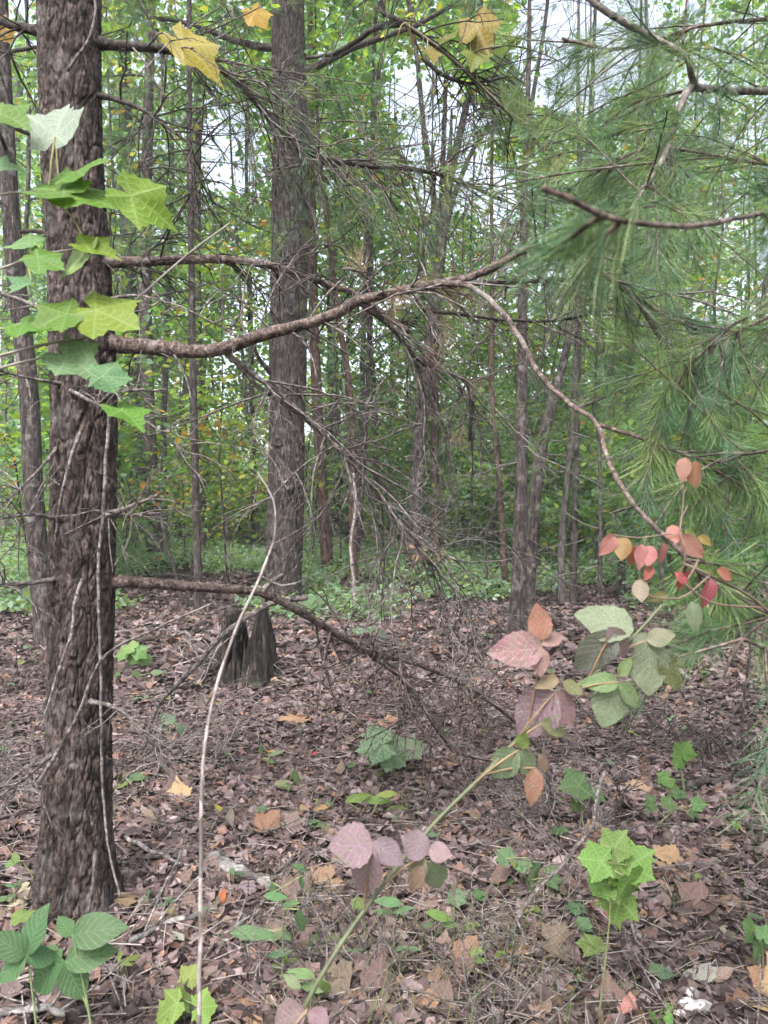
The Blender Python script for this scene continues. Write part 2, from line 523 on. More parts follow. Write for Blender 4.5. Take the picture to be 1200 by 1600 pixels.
def place_leaf(name, key, base, tip, parent, color, facing=None, sub_of=None, wscale=1.0):
    """one leaf from its stalk point to its tip; facing = direction its upper side looks"""
    base = np.asarray(base, float); tip = np.asarray(tip, float)
    L = np.linalg.norm(tip - base)
    if facing is None:
        facing = np.array((random.uniform(-.4, .4), -.6 + random.uniform(-.3, .3), .75))
    B = basis(tip - base, facing)
    o = bpy.data.objects.new(name, ME[key]); COL.objects.link(o)
    from mathutils import Matrix
    org = np.array(parent.location) if parent is not None else np.zeros(3)
    mtx = Matrix([[B[r, 0] * L * wscale, B[r, 1] * L, B[r, 2] * L, (base - org)[r]] for r in range(3)] + [[0, 0, 0, 1]])
    if parent is not None: o.parent = sub_of or parent
    o.matrix_basis = mtx
    if key[:3] == 'bra':
        g = sum(color) / 3 * 1.05
        k = .9 if color[1] > color[0] * .95 else .82
        color = [v * k + g * (1 - k) for v in color]
        if color[0] > color[1] * 1.2: color = [color[0], color[1] * .92, color[2] * 1.2]
    sc_ = .62 if key[:3] == 'bra' else .68 if mat_is_live(key) else .66
    j = lambda v: max(0, v * sc_ * random.uniform(.9, 1.1))
    o.color = (j(color[0]), j(color[1]), j(color[2]), 1)
    return o


# templates for masses of small leaves and needles
T_LEAF = (np.array([(0, 0, 0), (-.30, .28, .07), (-.27, .66, .05), (0, 1, -.06), (.27, .66, .05), (.30, .28, .07)]),
          np.array([(0, 3, 2, 1), (0, 5, 4, 3)]), None)
T_DIAMOND = (np.array([(0, 0, 0), (-.36, .5, .08), (0, 1, -.05), (.36, .5, .08)]), None, np.array([(0, 3, 2), (0, 2, 1)]))


def rot_frames(y, n0):
    y = norm(y); x = norm(np.cross(y, n0)); z = np.cross(x, y)
    return np.stack([x, y, z], -1)


def leaf_cloud(mb, centers, radii, per, size, pal, wts, rg, tmpl=T_LEAF, flat=.7, upness=.9):
    centers = np.asarray(centers); n = len(centers)
    rep = np.repeat(np.arange(n), per)
    N = len(rep)
    r = np.broadcast_to(np.asarray(radii, float), (n,))[rep]
    pos = centers[rep] + rg.normal(0, .5, (N, 3)) * r[:, None] * np.array((1, 1, flat))
    y = rg.normal(0, 1, (N, 3)); y[:, 2] = y[:, 2] * .4 - .25
    n0 = rg.normal(0, .6, (N, 3)); n0[:, 2] += upness
    pal = np.asarray(pal)
    base = pal[rg.choice(len(pal), n, p=wts)][rep]
    alt = pal[rg.choice(len(pal), N, p=wts)]
    mixv = (rg.random(N) < .3)[:, None]
    keep = ~(in_opening(pos) & (pos[:, 1] > 6) & (rg.random(N) < .8))
    col = np.where(mixv, alt, base) * rg.uniform(.72, 1.28, (N, 1))
    mb.scatter(tmpl, rot_frames(y, n0)[keep], pos[keep], col[keep], (size * rg.uniform(.6, 1.25, N))[keep])


GREENS = [(.14, .26, .068), (.24, .34, .062), (.09, .19, .08), (.185, .30, .175), (.35, .34, .06), (.44, .25, .055)]
W_MIX = [.34, .26, .16, .19, .04, .01]
W_DARK = [.34, .12, .34, .17, .025, .005]
W_YEL = [.25, .40, .08, .10, .13, .04]
W_TEAL = [.22, .12, .2, .43, .02, .01]


def tuft_template(m, spread, bend, w, seed):
    r_ = np.random.default_rng(seed)
    V, Q, T = [], [], []
    for i in range(m):
        a = r_.uniform(0, 2 * math.pi); s = spread * math.sqrt(r_.uniform(.05, 1))
        d = np.array((math.cos(a) * s, 1.0 - .45 * s, math.sin(a) * s)); d /= np.linalg.norm(d)
        L = r_.uniform(.7, 1.0)
        b0 = np.array((0, -r_.uniform(0, .45), 0))
        sd = np.cross(d, r_.normal(0, 1, 3)); sd /= np.linalg.norm(sd)
        down = np.array((r_.normal(0, .15), 0, r_.normal(0, .15))) * bend
        k = len(V)
        mid = b0 + d * L * .55 + down * .25
        tip = b0 + d * L + down
        V += [b0 - sd * w * .6, b0 + sd * w * .6, mid + sd * w, mid - sd * w, tip]
        Q.append((k, k + 1, k + 2, k + 3)); T.append((k + 3, k + 2, k + 4))
    return np.array(V), np.array(Q), np.array(T)


TUFTS = [tuft_template(34, .8, .7, .0048, s) for s in range(4)]       # near: long soft needles
TUFTS_FAR = [tuft_template(22, .85, .5, .013, s + 9) for s in range(3)]
NEEDLE_COL = [(.05, .115, .042), (.085, .16, .05), (.14, .195, .05), (.06, .125, .065)]
NEEDLE_DEAD = [(.24, .16, .11), (.20, .14, .105), (.28, .2, .11)]


def add_tufts(mb, pos, dirs, size, rg, pal=NEEDLE_COL, set_=None, vary=.25):
    set_ = set_ or TUFTS
    pos = np.asarray(pos, float); dirs = np.asarray(dirs, float)
    which = rg.integers(0, len(set_), len(pos))
    for k in range(len(set_)):
        m = which == k
        if not m.any(): continue
        n = m.sum()
        col = np.asarray(pal)[rg.integers(0, len(pal), n)] * rg.uniform(1 - vary, 1 + vary, (n, 1))
        mb.scatter(set_[k], rot_frames(dirs[m], rg.normal(0, 1, (n, 3))), pos[m], col, size * rg.uniform(.75, 1.2, n))


def curvy(p0, d, L, n, wob, grav, rg):
    d = np.asarray(d, float) / np.linalg.norm(d)
    pts = [np.asarray(p0, float)]
    st = L / n
    bias = rg.normal(0, wob * .35, 3)
    for i in range(n):
        d = d + rg.normal(0, wob, 3) * .5 + bias * .6 + np.array((0, 0, -grav))
        d /= np.linalg.norm(d)
        pts.append(pts[-1] + d * st)
    return np.array(pts)


def twig_tree(mb, p0, d, L, r, level, rg, grav=.03, wob=.28, kids=(3, 5), ends=None, sides=4, spread=.8):
    n = max(4, int(L / .06)); n = min(n, 12)
    pts = curvy(p0, d, L, n, wob, grav, rg)
    mb.tube(pts, np.linspace(r, r * .45, len(pts)), sides, cap=False)
    if ends is not None: ends.append((pts[-1], pts[-1] - pts[-2], level))
    if level <= 0: return
    for _ in range(rg.integers(kids[0], kids[1] + 1)):
        i = rg.integers(max(1, n // 4), n)
        t = pts[i + 1] - pts[i]; t /= np.linalg.norm(t)
        dd = t + rg.normal(0, spread, 3)
        twig_tree(mb, pts[i], dd, L * rg.uniform(.35, .62), r * .6, level - 1, rg, grav, wob, kids, ends, max(3, sides - 1), spread)


# ------------------------------------------------------------------ trees
def bark_trunk(pts, rad, sides, step, style, amp, seed, flare=.25):
    """trunk with real bark relief: plates for pine, long ridges for oak"""
    pr = spline(np.column_stack([pts, rad]), step)
    p, r = pr[:, :3], pr[:, 3].copy()
    h = p[:, 2] - p[0, 2]
    r *= 1 + flare * np.exp(-np.maximum(h - .1, 0) / .16)
    mb = MB().tube(p, r, sides, cap=False)
    V = mb.V[0]
    c = np.repeat(p, sides, 0)
    nrm = norm(V - c)
    if amp > 0:
        if style == 'pine':
            w = V + (vnoise(V * np.array((14, 14, 9.)), seed)[:, None] - .5) * .03
            e = cells(w * np.array((31, 31, 7.)), seed)
            e2 = cells(w * np.array((90, 90, 40.)), seed + 7)
            lvl = vnoise(w * np.array((19, 19, 6.)), seed + 4)
            hgt = np.clip(e / .12, 0, 1) * (.75 + .6 * lvl) + .4 * np.clip(e2 / .2, 0, 1) + .5 * vnoise(V * np.array((120, 120, 70.)), seed)
        else:
            w = V + (vnoise(V * np.array((5, 5, 3.)), seed)[:, None] - .5) * .06
            e = cells(w * np.array((26, 26, 4.2)), seed)
            hgt = np.clip(e / .22, 0, 1) + .5 * vnoise(V * np.array((60, 60, 12.)), seed) + 1.5 * vnoise(V * np.array((3, 3, 2.)), seed + 2)
        root = np.exp(-np.maximum(V[:, 2] - p[0, 2] - .1, 0) / .12) * .17
        ang = np.arctan2(nrm[:, 1], nrm[:, 0])
        V += nrm * (amp * (hgt - .8) + root * np.repeat(r, sides) * np.sin(ang * 5 + seed))[:, None]
    return mb


def knot(mb, c, out, r, seed):
    """a healed branch scar: a raised ring with a sunken middle"""
    out = norm(np.asarray(out, float)); x = norm(np.cross(out, (0, 0, 1.))); z = np.cross(x, out)
    n, rings = 14, [(0, -.25), (.35, -.1), (.6, .45), (.85, .5), (1.1, .1), (1.35, -.35)]
    V = [c + out * rings[0][1] * r]
    T, Q = [], []
    rr = np.random.default_rng(seed)
    for k, (q, h) in enumerate(rings[1:]):
        for i in range(n):
            a = 2 * math.pi * i / n
            j = 1 + rr.uniform(-.13, .13)
            V.append(c + (x * math.cos(a) * q + z * math.sin(a) * q * 1.25) * r * j + out * h * r * j)
    for i in range(n):
        T.append((0, 1 + i, 1 + (i + 1) % n))
        for k in range(len(rings) - 2):
            a = 1 + k * n
            Q.append((a + i, a + n + i, a + n + (i + 1) % n, a + (i + 1) % n))
    mb.add(np.array(V), np.array(Q), np.array(T))


def pix(p):
    """photograph pixel of a world point"""
    v = np.asarray(p, float) - np.array((0, 0, CAM_Z))
    dep = v[..., 1] * _c + v[..., 2] * _s
    up = -v[..., 1] * _s + v[..., 2] * _c
    return 600 + F_PX * v[..., 0] / np.maximum(dep, .01), 800 - F_PX * up / np.maximum(dep, .01), dep


# openings in the canopy: compass directions (azimuth, elevation in degrees, half sizes) where few boughs grow
OPENINGS = [(-11.5, 23.5, 2.2, 2.6), (4.5, 24, 3.2, 4.2), (14.5, 30, 5.0, 4.6), (8, 21, 1.6, 2.0), (28, 16, 2.4, 1.6), (-23, 29, 1, 1.4), (1.5, 27, 1.4, 2)]


def in_opening(p):
    az = np.degrees(np.arctan2(p[:, 0], p[:, 1])); el = np.degrees(np.arctan2(p[:, 2] - CAM_Z, np.hypot(p[:, 0], p[:, 1])))
    m = np.zeros(len(p), bool)
    for a, e, wa, we in OPENINGS:
        m |= ((az - a) / wa) ** 2 + ((el - e) / we) ** 2 < 1
    return m


def tree_path(path, H, dbase=None):
    """path: (px, py, width in px) from the foot up, all at the foot's distance; grown on to height H"""
    if dbase is None:
        b, d = GP(path[0][0], path[0][1])
    else:
        d = dbase
    pts = [P(x, y, d) for x, y, w in path]
    rad = [w * .5 * d / F_PX for x, y, w in path]
    if dbase is not None:
        pts[0][2] = float(G(pts[0][0], pts[0][1]))
    first = pts[0].copy(); first[2] -= .12
    pts[0] = first
    z = pts[-1][2]
    dirn = norm(pts[-1] - pts[-2])
    r0 = rad[-1]; z0 = z
    while z < H - .3:
        dirn = norm(dirn * .8 + np.array((rng.normal(0, .03), rng.normal(0, .03), .25)))
        st = min(1.6, H - z)
        pts.append(pts[-1] + dirn * st / max(dirn[2], .4))
        z = pts[-1][2]
        rad.append(max(r0 * (1 - .85 * (z - z0) / max(H - z0, .1)), .006))
    return np.array(pts), np.array(rad), d


def along(pts, rad, h):
    z = pts[:, 2]
    i = int(np.clip(np.searchsorted(z, h) - 1, 0, len(z) - 2))
    t = np.clip((h - z[i]) / max(z[i + 1] - z[i], 1e-6), 0, 1)
    return pts[i] * (1 - t) + pts[i + 1] * t, rad[i] * (1 - t) + rad[i + 1] * t


def leafy_crown(root, pts, rad, h0, H, n, spread, per, size, wts, seed, bmat, tmpl=T_LEAF, csize=.55, up=.5):
    rg = np.random.default_rng(seed)
    br, cr = MB(), MB()
    cen = []
    for k in range(n):
        t = (k + rg.uniform(.1, .9)) / n
        p0, r0 = along(pts, rad, h0 + (H - h0) * t)
        az = k * 2.4 + rg.uniform(-.6, .6)
        L = spread * (1 - .55 * t) * rg.uniform(.7, 1.2)
        lp = curvy(p0, (math.cos(az), math.sin(az), up + rg.uniform(-.15, .4)), L, 8, .16, -.015, rg)
        br.tube(lp, np.linspace(max(r0 * .3, .008), .004, len(lp)), 5, cap=False)
        for i in range(3, 9):
            cen.append(lp[i] + rg.normal(0, .15, 3))
            if rg.random() < .8:
                sp = curvy(lp[i], norm(lp[i] - lp[i - 1]) + rg.normal(0, .7, 3), L * rg.uniform(.15, .4), 4, .2, .0, rg)
                br.tube(sp, np.linspace(.007, .003, len(sp)), 4, cap=False)
                cen.append(sp[-1]); cen.append(sp[2])
    cen = np.array(cen)
    far = np.hypot(cen[:, 0], cen[:, 1]) > 6
    keep = ~(in_opening(cen) & far & (rg.random(len(cen)) < .9))
    cen = cen[keep] if keep.any() else cen[:1]
    br.build("branches", bmat, root, kind="stuff")
    leaf_cloud(cr, cen, rg.uniform(.6, 1.3, len(cen)) * csize, per, size, GREENS, wts, rg, tmpl)
    cr.build("crown", M_LEAF, root, smooth=False)


def pine_crown(root, pts, rad, h0, H, n, spread, size, seed, bmat, per=9, dead_from=None, ndead=0, density=1.0, far=True):
    rg = np.random.default_rng(seed)
    br, cr = MB(), MB()
    tp, td = [], []
    for k in range(n):
        t = (k + rg.uniform(.1, .9)) / n
        p0, r0 = along(pts, rad, h0 + (H - h0) * t)
        az = k * 2.4 + rg.uniform(-.5, .5)
        L = spread * (1 - .6 * t) * rg.uniform(.7, 1.2)
        lp = curvy(p0, (math.cos(az), math.sin(az), .18), L, 8, .14, .012, rg)
        br.tube(lp, np.linspace(max(r0 * .32, .006), .003, len(lp)), 5, cap=False)
        for i in range(3, 9):
            for _ in range(per):
                dd = norm(norm(lp[i] - lp[i - 1]) + rg.normal(0, .55, 3))
                sp = curvy(lp[i], dd, rg.uniform(.12, .45), 3, .2, .06, rg)
                if rg.random() < .5: br.tube(sp, .003, 3, cap=False)
                for q in (2, 3):
                    tp.append(sp[q]); td.append(sp[q] - sp[q - 1])
    tp, td = np.array(tp), np.array(td)
    keep = ~(in_opening(tp) & (rg.random(len(tp)) < .85)) & (rg.random(len(tp)) < density)
    if keep.sum() < 3: keep[:3] = True
    br.build("branches", bmat, root, kind="stuff")
    add_tufts(cr, tp[keep], td[keep], size, rg, set_=TUFTS_FAR if far else TUFTS)
    cr.build("crown", M_NEEDLE, root, smooth=False)
    if ndead: dead_limbs(root, pts, rad, dead_from[0], dead_from[1], ndead, seed + 5)


def dead_limbs(root, pts, rad, za, zb, n, seed, L=(.35, 1.1), mat=None):
    rg = np.random.default_rng(seed)
    for k in range(n):
        p0, r0 = along(pts, rad, rg.uniform(za, zb))
        az = rg.uniform(0, 2 * math.pi)
        mb = MB()
        twig_tree(mb, p0, (math.cos(az), math.sin(az), rg.uniform(-.25, .3)), rg.uniform(*L), min(.009, r0 * .4), 1, rg, .03, .22, (1, 3))
        mb.build("dead_branch", mat or M_TWIG, root, smooth=True)


def simple_tree(name, label, cat, path, H, mat, sides=14, group=None, dbase=None, amp=.006, style='pine', flare=.3):
    pts, rad, d = tree_path(path, H, dbase)
    base = pts[0].copy(); base[2] += .12
    root = thing(name, label, cat, base, group)
    seed = int(abs(path[0][0] * 7 + path[0][1])) % 997
    mb = bark_trunk(pts, rad, sides, .06 if amp > 0 else .25, style, amp, seed, flare)
    mb.build("trunk", mat, root)
    return root, pts, rad


# ---- the big pine close by on the left
path = [(115, 1412, 100), (121, 1250, 92), (124, 1100, 90), (128, 900, 92), (131, 700, 92), (129, 560, 90), (122, 400, 86), (113, 250, 84), (109, 120, 86), (108, 0, 88), (107, -150, 88)]
D_PINE = GP(115, 1412)[1]
pts, rad, _ = tree_path(path, 13.0)
base = pts[0] + np.array((0, 0, .12))
big_pine = thing("pine_tree", "large rough-barked pine trunk standing close by with bare limbs reaching across", "pine tree", base)
vis = pts[:, 2] < 4.6
k = int(vis.sum())
low = bark_trunk(pts[:k + 1], rad[:k + 1], 250, .006, 'pine', .0095, 5, .42)
trunk = low.build("trunk", M_PINE, big_pine)
upper = bark_trunk(pts[k:], rad[k:], 24, .1, 'pine', .006, 5, 0)
upper.build("upper_trunk", M_PINE, big_pine)
pine_crown(big_pine, pts, rad, 5.5, 13, 16, 2.0, .13, 31, M_DARK, per=5)


def branch(root, ctrl, w0, w1, mat, name="branch", sides=10, wob=.004, sub_of=None, seed=0, extra=None, knobs=True):
    """ctrl: (px, py, distance); widths in px of the photograph"""
    p = spline([P(*c) for c in ctrl], .025)
    d = np.interp(np.linspace(0, 1, len(p)), np.linspace(0, 1, len(ctrl)), [c[2] for c in ctrl])
    rg = np.random.default_rng(seed + len(p))
    p = p + np.cumsum(rg.normal(0, wob * .22, p.shape), 0) * .5 + rg.normal(0, wob * .2, p.shape)
    r = (w1 + (w0 - w1) * np.linspace(1, 0, len(p)) ** 1.25) * .5 * d / F_PX
    if knobs: r = r * (1 + .10 * vnoise(np.column_stack([np.arange(len(p)) * .45, p[:, 0] * 3, p[:, 2] * 3]), seed) + .22 * (rg.random(len(p)) < .05))
    if name in ('branch', 'dead_branch'):      # swollen collar where a limb leaves the trunk
        r = r * (1 + .55 * np.exp(-np.arange(len(p)) / 3.5))
    mb = MB().tube(p, r, sides)
    return mb.build(name, mat, root, sub_of=sub_of), p, r


def twigs_on(root, sub_of, p, n, L, r, seed, mat=M_TWIG, grav=.05, level=1, rng_t=(.2, 1.0), bias=(0, 0, 0), spread=.8, kids=(2, 4), name="twigs", wob=.28):
    rg = np.random.default_rng(seed)
    mb = MB()
    ends = []
    n, r = int(n * 2.2), r * 1.7
    for _ in range(n):
        i = int(rg.uniform(*rng_t) * (len(p) - 2))
        t = norm(p[i + 1] - p[i])
        twig_tree(mb, p[i], t * .6 + rg.normal(0, .7, 3) + np.array(bias), rg.uniform(.5, 1.1) * L, r, level, rg, grav, wob, kids, ends, 4, spread)
    o = mb.build(name, mat, root, sub_of=sub_of)
    o['kind'] = 'stuff'
    return ends


d0 = D_PINE
# low limb that sags to the ground
b, p, r = branch(big_pine, [(150, 910, d0), (190, 909, d0 + .02), (260, 914, d0 + .1), (330, 920, d0 + .2), (405, 927, d0 + .35), (470, 958, d0 + .5), (540, 1000, d0 + .7), (610, 1045, d0 + .9), (650, 1090, d0 + 1.0), (690, 1150, d0 + 1.15), (720, 1178, d0 + 1.25), (795, 1192, d0 + 1.35)], 17, 7, M_LIMB, seed=1)
twigs_on(big_pine, b, p, 16, .5, .0035, 1, M_LIMB, .04, 2, (.35, 1))
b2, p2, r2 = branch(big_pine, [(575, 1018, d0 + .8), (640, 1032, d0 + .95), (690, 1050, d0 + 1.05), (740, 1078, d0 + 1.15), (800, 1122, d0 + 1.3), (850, 1180, d0 + 1.5)], 11, 6, M_LIMB, sub_of=b, seed=2)
twigs_on(big_pine, b, p2, 6, .5, .003, 3, M_LIMB, .09, 2, (.1, 1))
branch(big_pine, [(405, 928, d0 + .35), (425, 908, d0 + .38), (442, 898, d0 + .42)], 9, 6, M_TWIG, "branch_stub", sub_of=b)
branch(big_pine, [(480, 934, d0 + .6), (440, 938, d0 + .55), (400, 955, d0 + .5), (345, 995, d0 + .5), (315, 1030, d0 + .5), (280, 1065, d0 + .55), (245, 1105, d0 + .6), (225, 1165, d0 + .6)], 9, 5, M_TWIG, "broken_branch", seed=5)
# main limb rising to the right, then running far across
b, p, r = branch(big_pine, [(140, 528, d0), (185, 538, d0), (250, 543, d0 - .02), (310, 548, d0 - .05), (355, 542, d0 - .1), (400, 526, d0 - .15), (470, 508, d0 - .22), (530, 488, d0 - .3), (560, 470, d0 - .35), (620, 455, d0 - .42), (690, 442, d0 - .5), (760, 425, d0 - .5), (830, 388, d0 - .5), (890, 393, d0 - .5), (950, 428, d0 - .5), (1010, 468, d0 - .5), (1090, 508, d0 - .5), (1190, 525, d0 - .5), (1290, 560, d0 - .5)], 24, 5, M_LIMB, seed=7, sides=12)
main_p, main_b = p, b
twigs_on(big_pine, b, p, 13, .4, .0024, 9, M_TWIG, .12, 1, (.05, .9))
b, p, r = branch(big_pine, [(345, 545, d0 - .08), (380, 572, d0 - .05), (440, 618, d0), (500, 672, d0 + .05), (560, 735, d0 + .1), (620, 812, d0 + .15), (670, 880, d0 + .2)], 9, 3, M_TWIG, "drooping_branch", sides=7, sub_of=main_b, seed=3)
twigs_on(big_pine, main_b, p, 22, .6, .0026, 10, M_TWIG, .07, 2, (.1, 1), kids=(2, 4))
b, p, r = branch(big_pine, [(352, 548, d0 - .08), (400, 600, d0 - .02), (470, 650, d0 + .04), (545, 712, d0 + .1), (600, 745, d0 + .15), (700, 800, d0 + .25)], 7, 3, M_TWIG, "drooping_branch", sides=6, sub_of=main_b, seed=4)
# pale grey branch sweeping down to the lower right
b, pal_p, r = branch(big_pine, [(690, 442, d0 - .5), (730, 447, d0 - .55), (775, 480, d0 - .65), (812, 530, d0 - .75), (845, 590, d0 - .85), (890, 632, d0 - .95), (930, 662, d0 - 1.05), (950, 725, d0 - 1.15), (990, 790, d0 - 1.25), (1040, 842, d0 - 1.3), (1085, 888, d0 - 1.3), (1130, 920, d0 - 1.3), (1200, 960, d0 - 1.3)], 9, 7, M_LIMB, "grey_branch", sub_of=main_b, seed=8)
b2, sh_p, r = branch(big_pine, [(930, 662, d0 - 1.05), (985, 678, d0 - 1.05), (1040, 700, d0 - 1.05), (1085, 715, d0 - 1.05), (1130, 745, d0 - 1.05)], 7, 4, M_LIMB, "side_shoot", sub_of=main_b, seed=9)
# dark hooked branches under the main limb
b, hook_p, r = branch(big_pine, [(560, 470, d0 - .35), (585, 490, d0 - .35), (615, 515, d0 - .3), (650, 560, d0 - .25), (690, 580, d0 - .2), (722, 592, d0 - .2), (736, 625, d0 - .2), (733, 690, d0 - .15)], 11, 4, M_DARK, "hooked_branch", sub_of=main_b, seed=10)
twigs_on(big_pine, main_b, hook_p, 9, .5, .0022, 12, M_TWIG, .16, 1, (.1, 1), kids=(1, 3))
b, p, r = branch(big_pine, [(640, 450, d0 - .45), (700, 446, d0 - .35), (780, 440, d0 - .2), (850, 438, d0 - .1), (930, 432, d0), (1000, 420, d0)], 10, 5, M_DARK, "dark_branch", sub_of=main_b, seed=11)
twigs_on(big_pine, main_b, p, 10, .45, .0022, 13, M_TWIG, .1, 2, (.3, 1))
b, p, r = branch(big_pine, [(660, 485, d0 - .4), (720, 490, d0 - .35), (800, 500, d0 - .3), (880, 498, d0 - .2), (960, 480, d0 - .2)], 6, 4, M_DARK, "dark_branch", sub_of=main_b, seed=12)
twigs_on(big_pine, main_b, p, 9, .4, .002, 14, M_TWIG, .12, 2, (.1, 1))
b, fork_p, r = branch(big_pine, [(985, 452, d0 - .5), (1015, 500, d0 - .52), (1050, 555, d0 - .55), (1090, 598, d0 - .6), (1130, 640, d0 - .6)], 8, 5, M_DARK, "forked_branch", sub_of=main_b, seed=13)
# upper limbs
b, p, r = branch(big_pine, [(125, 405, d0), (170, 410, d0), (240, 408, d0 + .05), (330, 405, d0 + .1), (410, 413, d0 + .15), (470, 430, d0 + .2), (520, 448, d0 + .25), (560, 462, d0 + .3), (640, 520, d0 + .35)], 17, 7, M_LIMB, seed=14)
twigs_on(big_pine, b, p, 20, .34, .0026, 15, M_DARK, .08, 1, (.05, 1))
b, top_p, r = branch(big_pine, [(120, 62, d0), (160, 68, d0), (230, 74, d0 + .05), (300, 85, d0 + .1), (350, 112, d0 + .15), (400, 160, d0 + .2), (450, 210, d0 + .25), (490, 242, d0 + .3), (560, 258, d0 + .35), (640, 265, d0 + .4), (700, 278, d0 + .5), (790, 315, d0 + .6)], 14, 5, M_DARK, seed=15)
twigs_on(big_pine, b, top_p, 26, .55, .0026, 16, M_TWIG, .07, 2, (.1, 1))
b, p, r = branch(big_pine, [(130, 145, d0), (180, 155, d0 - .02), (225, 172, d0 - .05), (270, 205, d0 - .1), (300, 232, d0 - .1), (303, 285, d0 - .1), (312, 345, d0 - .1)], 8, 3, M_DARK, seed=16, sides=6)
twigs_on(big_pine, b, p, 12, .4, .0022, 17, M_DARK, .05, 1)
b, p, r = branch(big_pine, [(95, 55, d0), (40, 45, d0 + .05), (-30, 25, d0 + .1), (-120, 15, d0 + .2)], 15, 8, M_DARK, seed=17)
twigs_on(big_pine, b, p, 8, .35, .0024, 18, M_DARK, .05)
# short dead stubs and whips on the lower trunk
for i, (ctrl, w0, w1) in enumerate([
        ([(160, 808, d0 - .05), (205, 792, d0 - .1), (246, 774, d0 - .15)], 9, 5),
        ([(165, 806, d0 - .05), (215, 805, d0 - .05), (247, 803, d0 - .02)], 7, 4),
        ([(140, 1096, d0 - .1), (185, 1108, d0 - .15), (230, 1150, d0 - .15), (285, 1220, d0 - .1)], 6, 3),
        ([(95, 600, d0 - .1), (40, 590, d0 - .2), (-20, 575, d0 - .3)], 5, 3),
        ([(110, 610, d0 - .12), (170, 640, d0 - .18), (240, 665, d0 - .2), (310, 725, d0 - .2)], 5, 2),
        ([(150, 608, d0 - .1), (200, 610, d0 - .1), (262, 609, d0 - .05)], 6, 3),
        ([(85, 905, d0 - .1), (40, 912, d0 - .2), (-20, 915, d0 - .3)], 6, 4),
        ([(88, 700, d0 - .1), (55, 740, d0 - .2), (-10, 800, d0 - .3)], 4, 3),
        ([(85, 810, d0 - .1), (45, 805, d0 - .2), (-20, 815, d0 - .3)], 5, 3),
        ([(80, 1180, d0 - .1), (40, 1215, d0 - .2), (-20, 1260, d0 - .3)], 5, 3),
        ([(85, 500, d0 - .1), (40, 470, d0 - .1), (-20, 455, d0 - .1)], 6, 4),
        ([(160, 470, d0 - .1), (210, 462, d0 - .2), (280, 480, d0 - .3), (380, 530, d0 - .3)], 5, 2)]):
    bb, p, r = branch(big_pine, ctrl, w0, w1, M_TWIG, "dead_branch", sides=6, seed=20 + i)
    twigs_on(big_pine, bb, p, 5, .22, .0018, 40 + i, M_TWIG, .06, 1, (.2, 1), kids=(1, 3))
# vines clinging to its bark
for i, ctrl in enumerate([
        [(172, 640, d0 - .13), (166, 720, d0 - .14), (163, 800, d0 - .15), (155, 880, d0 - .15), (158, 1000, d0 - .15), (160, 1120, d0 - .15), (162, 1230, d0 - .16), (172, 1330, d0 - .2), (190, 1400, d0 - .25)],
        [(128, 670, d0 - .14), (110, 720, d0 - .15), (95, 780, d0 - .14), (86, 850, d0 - .1), (84, 950, d0 - .08)],
        [(128, 905, d0 - .15), (117, 940, d0 - .2), (112, 990, d0 - .22), (92, 1045, d0 - .25), (70, 1120, d0 - .3)],
        [(150, 1330, d0 - .2), (145, 1380, d0 - .22), (138, 1432, d0 - .2)],
        [(60, 1225, d0 - .2), (120, 1120, d0 - .24), (160, 1030, d0 - .25), (240, 985, d0 - .3), (330, 945, d0 - .3)],
        [(105, 110, d0 - .16), (140, 60, d0 - .2), (150, 0, d0 - .2), (140, -80, d0 - .2)]]):
    v = thing("vine", ["long bare vine running down the right edge of the near pine trunk", "bare vine crossing the left side of the near pine trunk",
                       "short pale vine curling off the middle of the near pine trunk", "thin bare vine at the foot of the near pine trunk",
                       "reddish arching vine crossing in front of the lower near pine trunk", "pale bare vine at the top of the near pine trunk"][i], "vine", P(*ctrl[0]))
    branch(v, ctrl, 6 if i != 4 else 7, 3.5, M_TWIG, "stem", sides=6, seed=60 + i)


def sprays(root, sub_of, p, n, seed, L=(.1, .35), size=.11, rng_t=(.2, 1), pal=NEEDLE_COL, grav=.06, per=3, mat=M_LIMB, name="needles", bias=(0, 0, -.2)):
    """needle-bearing side twigs along a branch"""
    rg = np.random.default_rng(seed)
    tw, nd_ = MB(), MB()
    tp, td = [], []
    for _ in range(n):
        i = int(rg.uniform(*rng_t) * (len(p) - 2))
        dd = norm(p[i + 1] - p[i]) * .7 + rg.normal(0, .6, 3) + np.array(bias)
        sp = curvy(p[i], dd, rg.uniform(*L), 6, .18, grav, rg)
        tw.tube(sp, np.linspace(.0028, .0016, len(sp)), 4, cap=False)
        for q in range(max(1, 6 - per), 7):
            tp.append(sp[q]); td.append(norm(sp[q] - sp[q - 1]) + np.array((0, 0, -.15)))
    tw.build("twigs", mat, root, sub_of=sub_of, kind='stuff')
    add_tufts(nd_, tp, td, size, rg, pal)
    nd_.build(name, M_NEEDLE, root, sub_of=sub_of, kind='stuff', smooth=False)


sprays(big_pine, main_b, main_p, 26, 70, (.1, .4), .11, (.62, 1.0), per=3)
sprays(big_pine, main_b, fork_p, 26, 71, (.1, .35), .11, (.2, 1))
sprays(big_pine, main_b, sh_p, 14, 72, (.08, .25), .11, (.45, 1))
sprays(big_pine, main_b, pal_p, 10, 73, (.06, .25), .10, (.88, 1))
sprays(big_pine, main_b, main_p, 12, 74, (.05, .22), .09, (.40, .56), NEEDLE_DEAD, per=1, name="dead_needles")
sprays(big_pine, main_b, hook_p, 5, 75, (.05, .2), .09, (.1, .8), NEEDLE_DEAD, per=1, name="dead_needles")
sprays(big_pine, main_b, top_p, 85, 76, (.15, .9), .09, (.2, .95), per=3, bias=(0, .2, -.1))

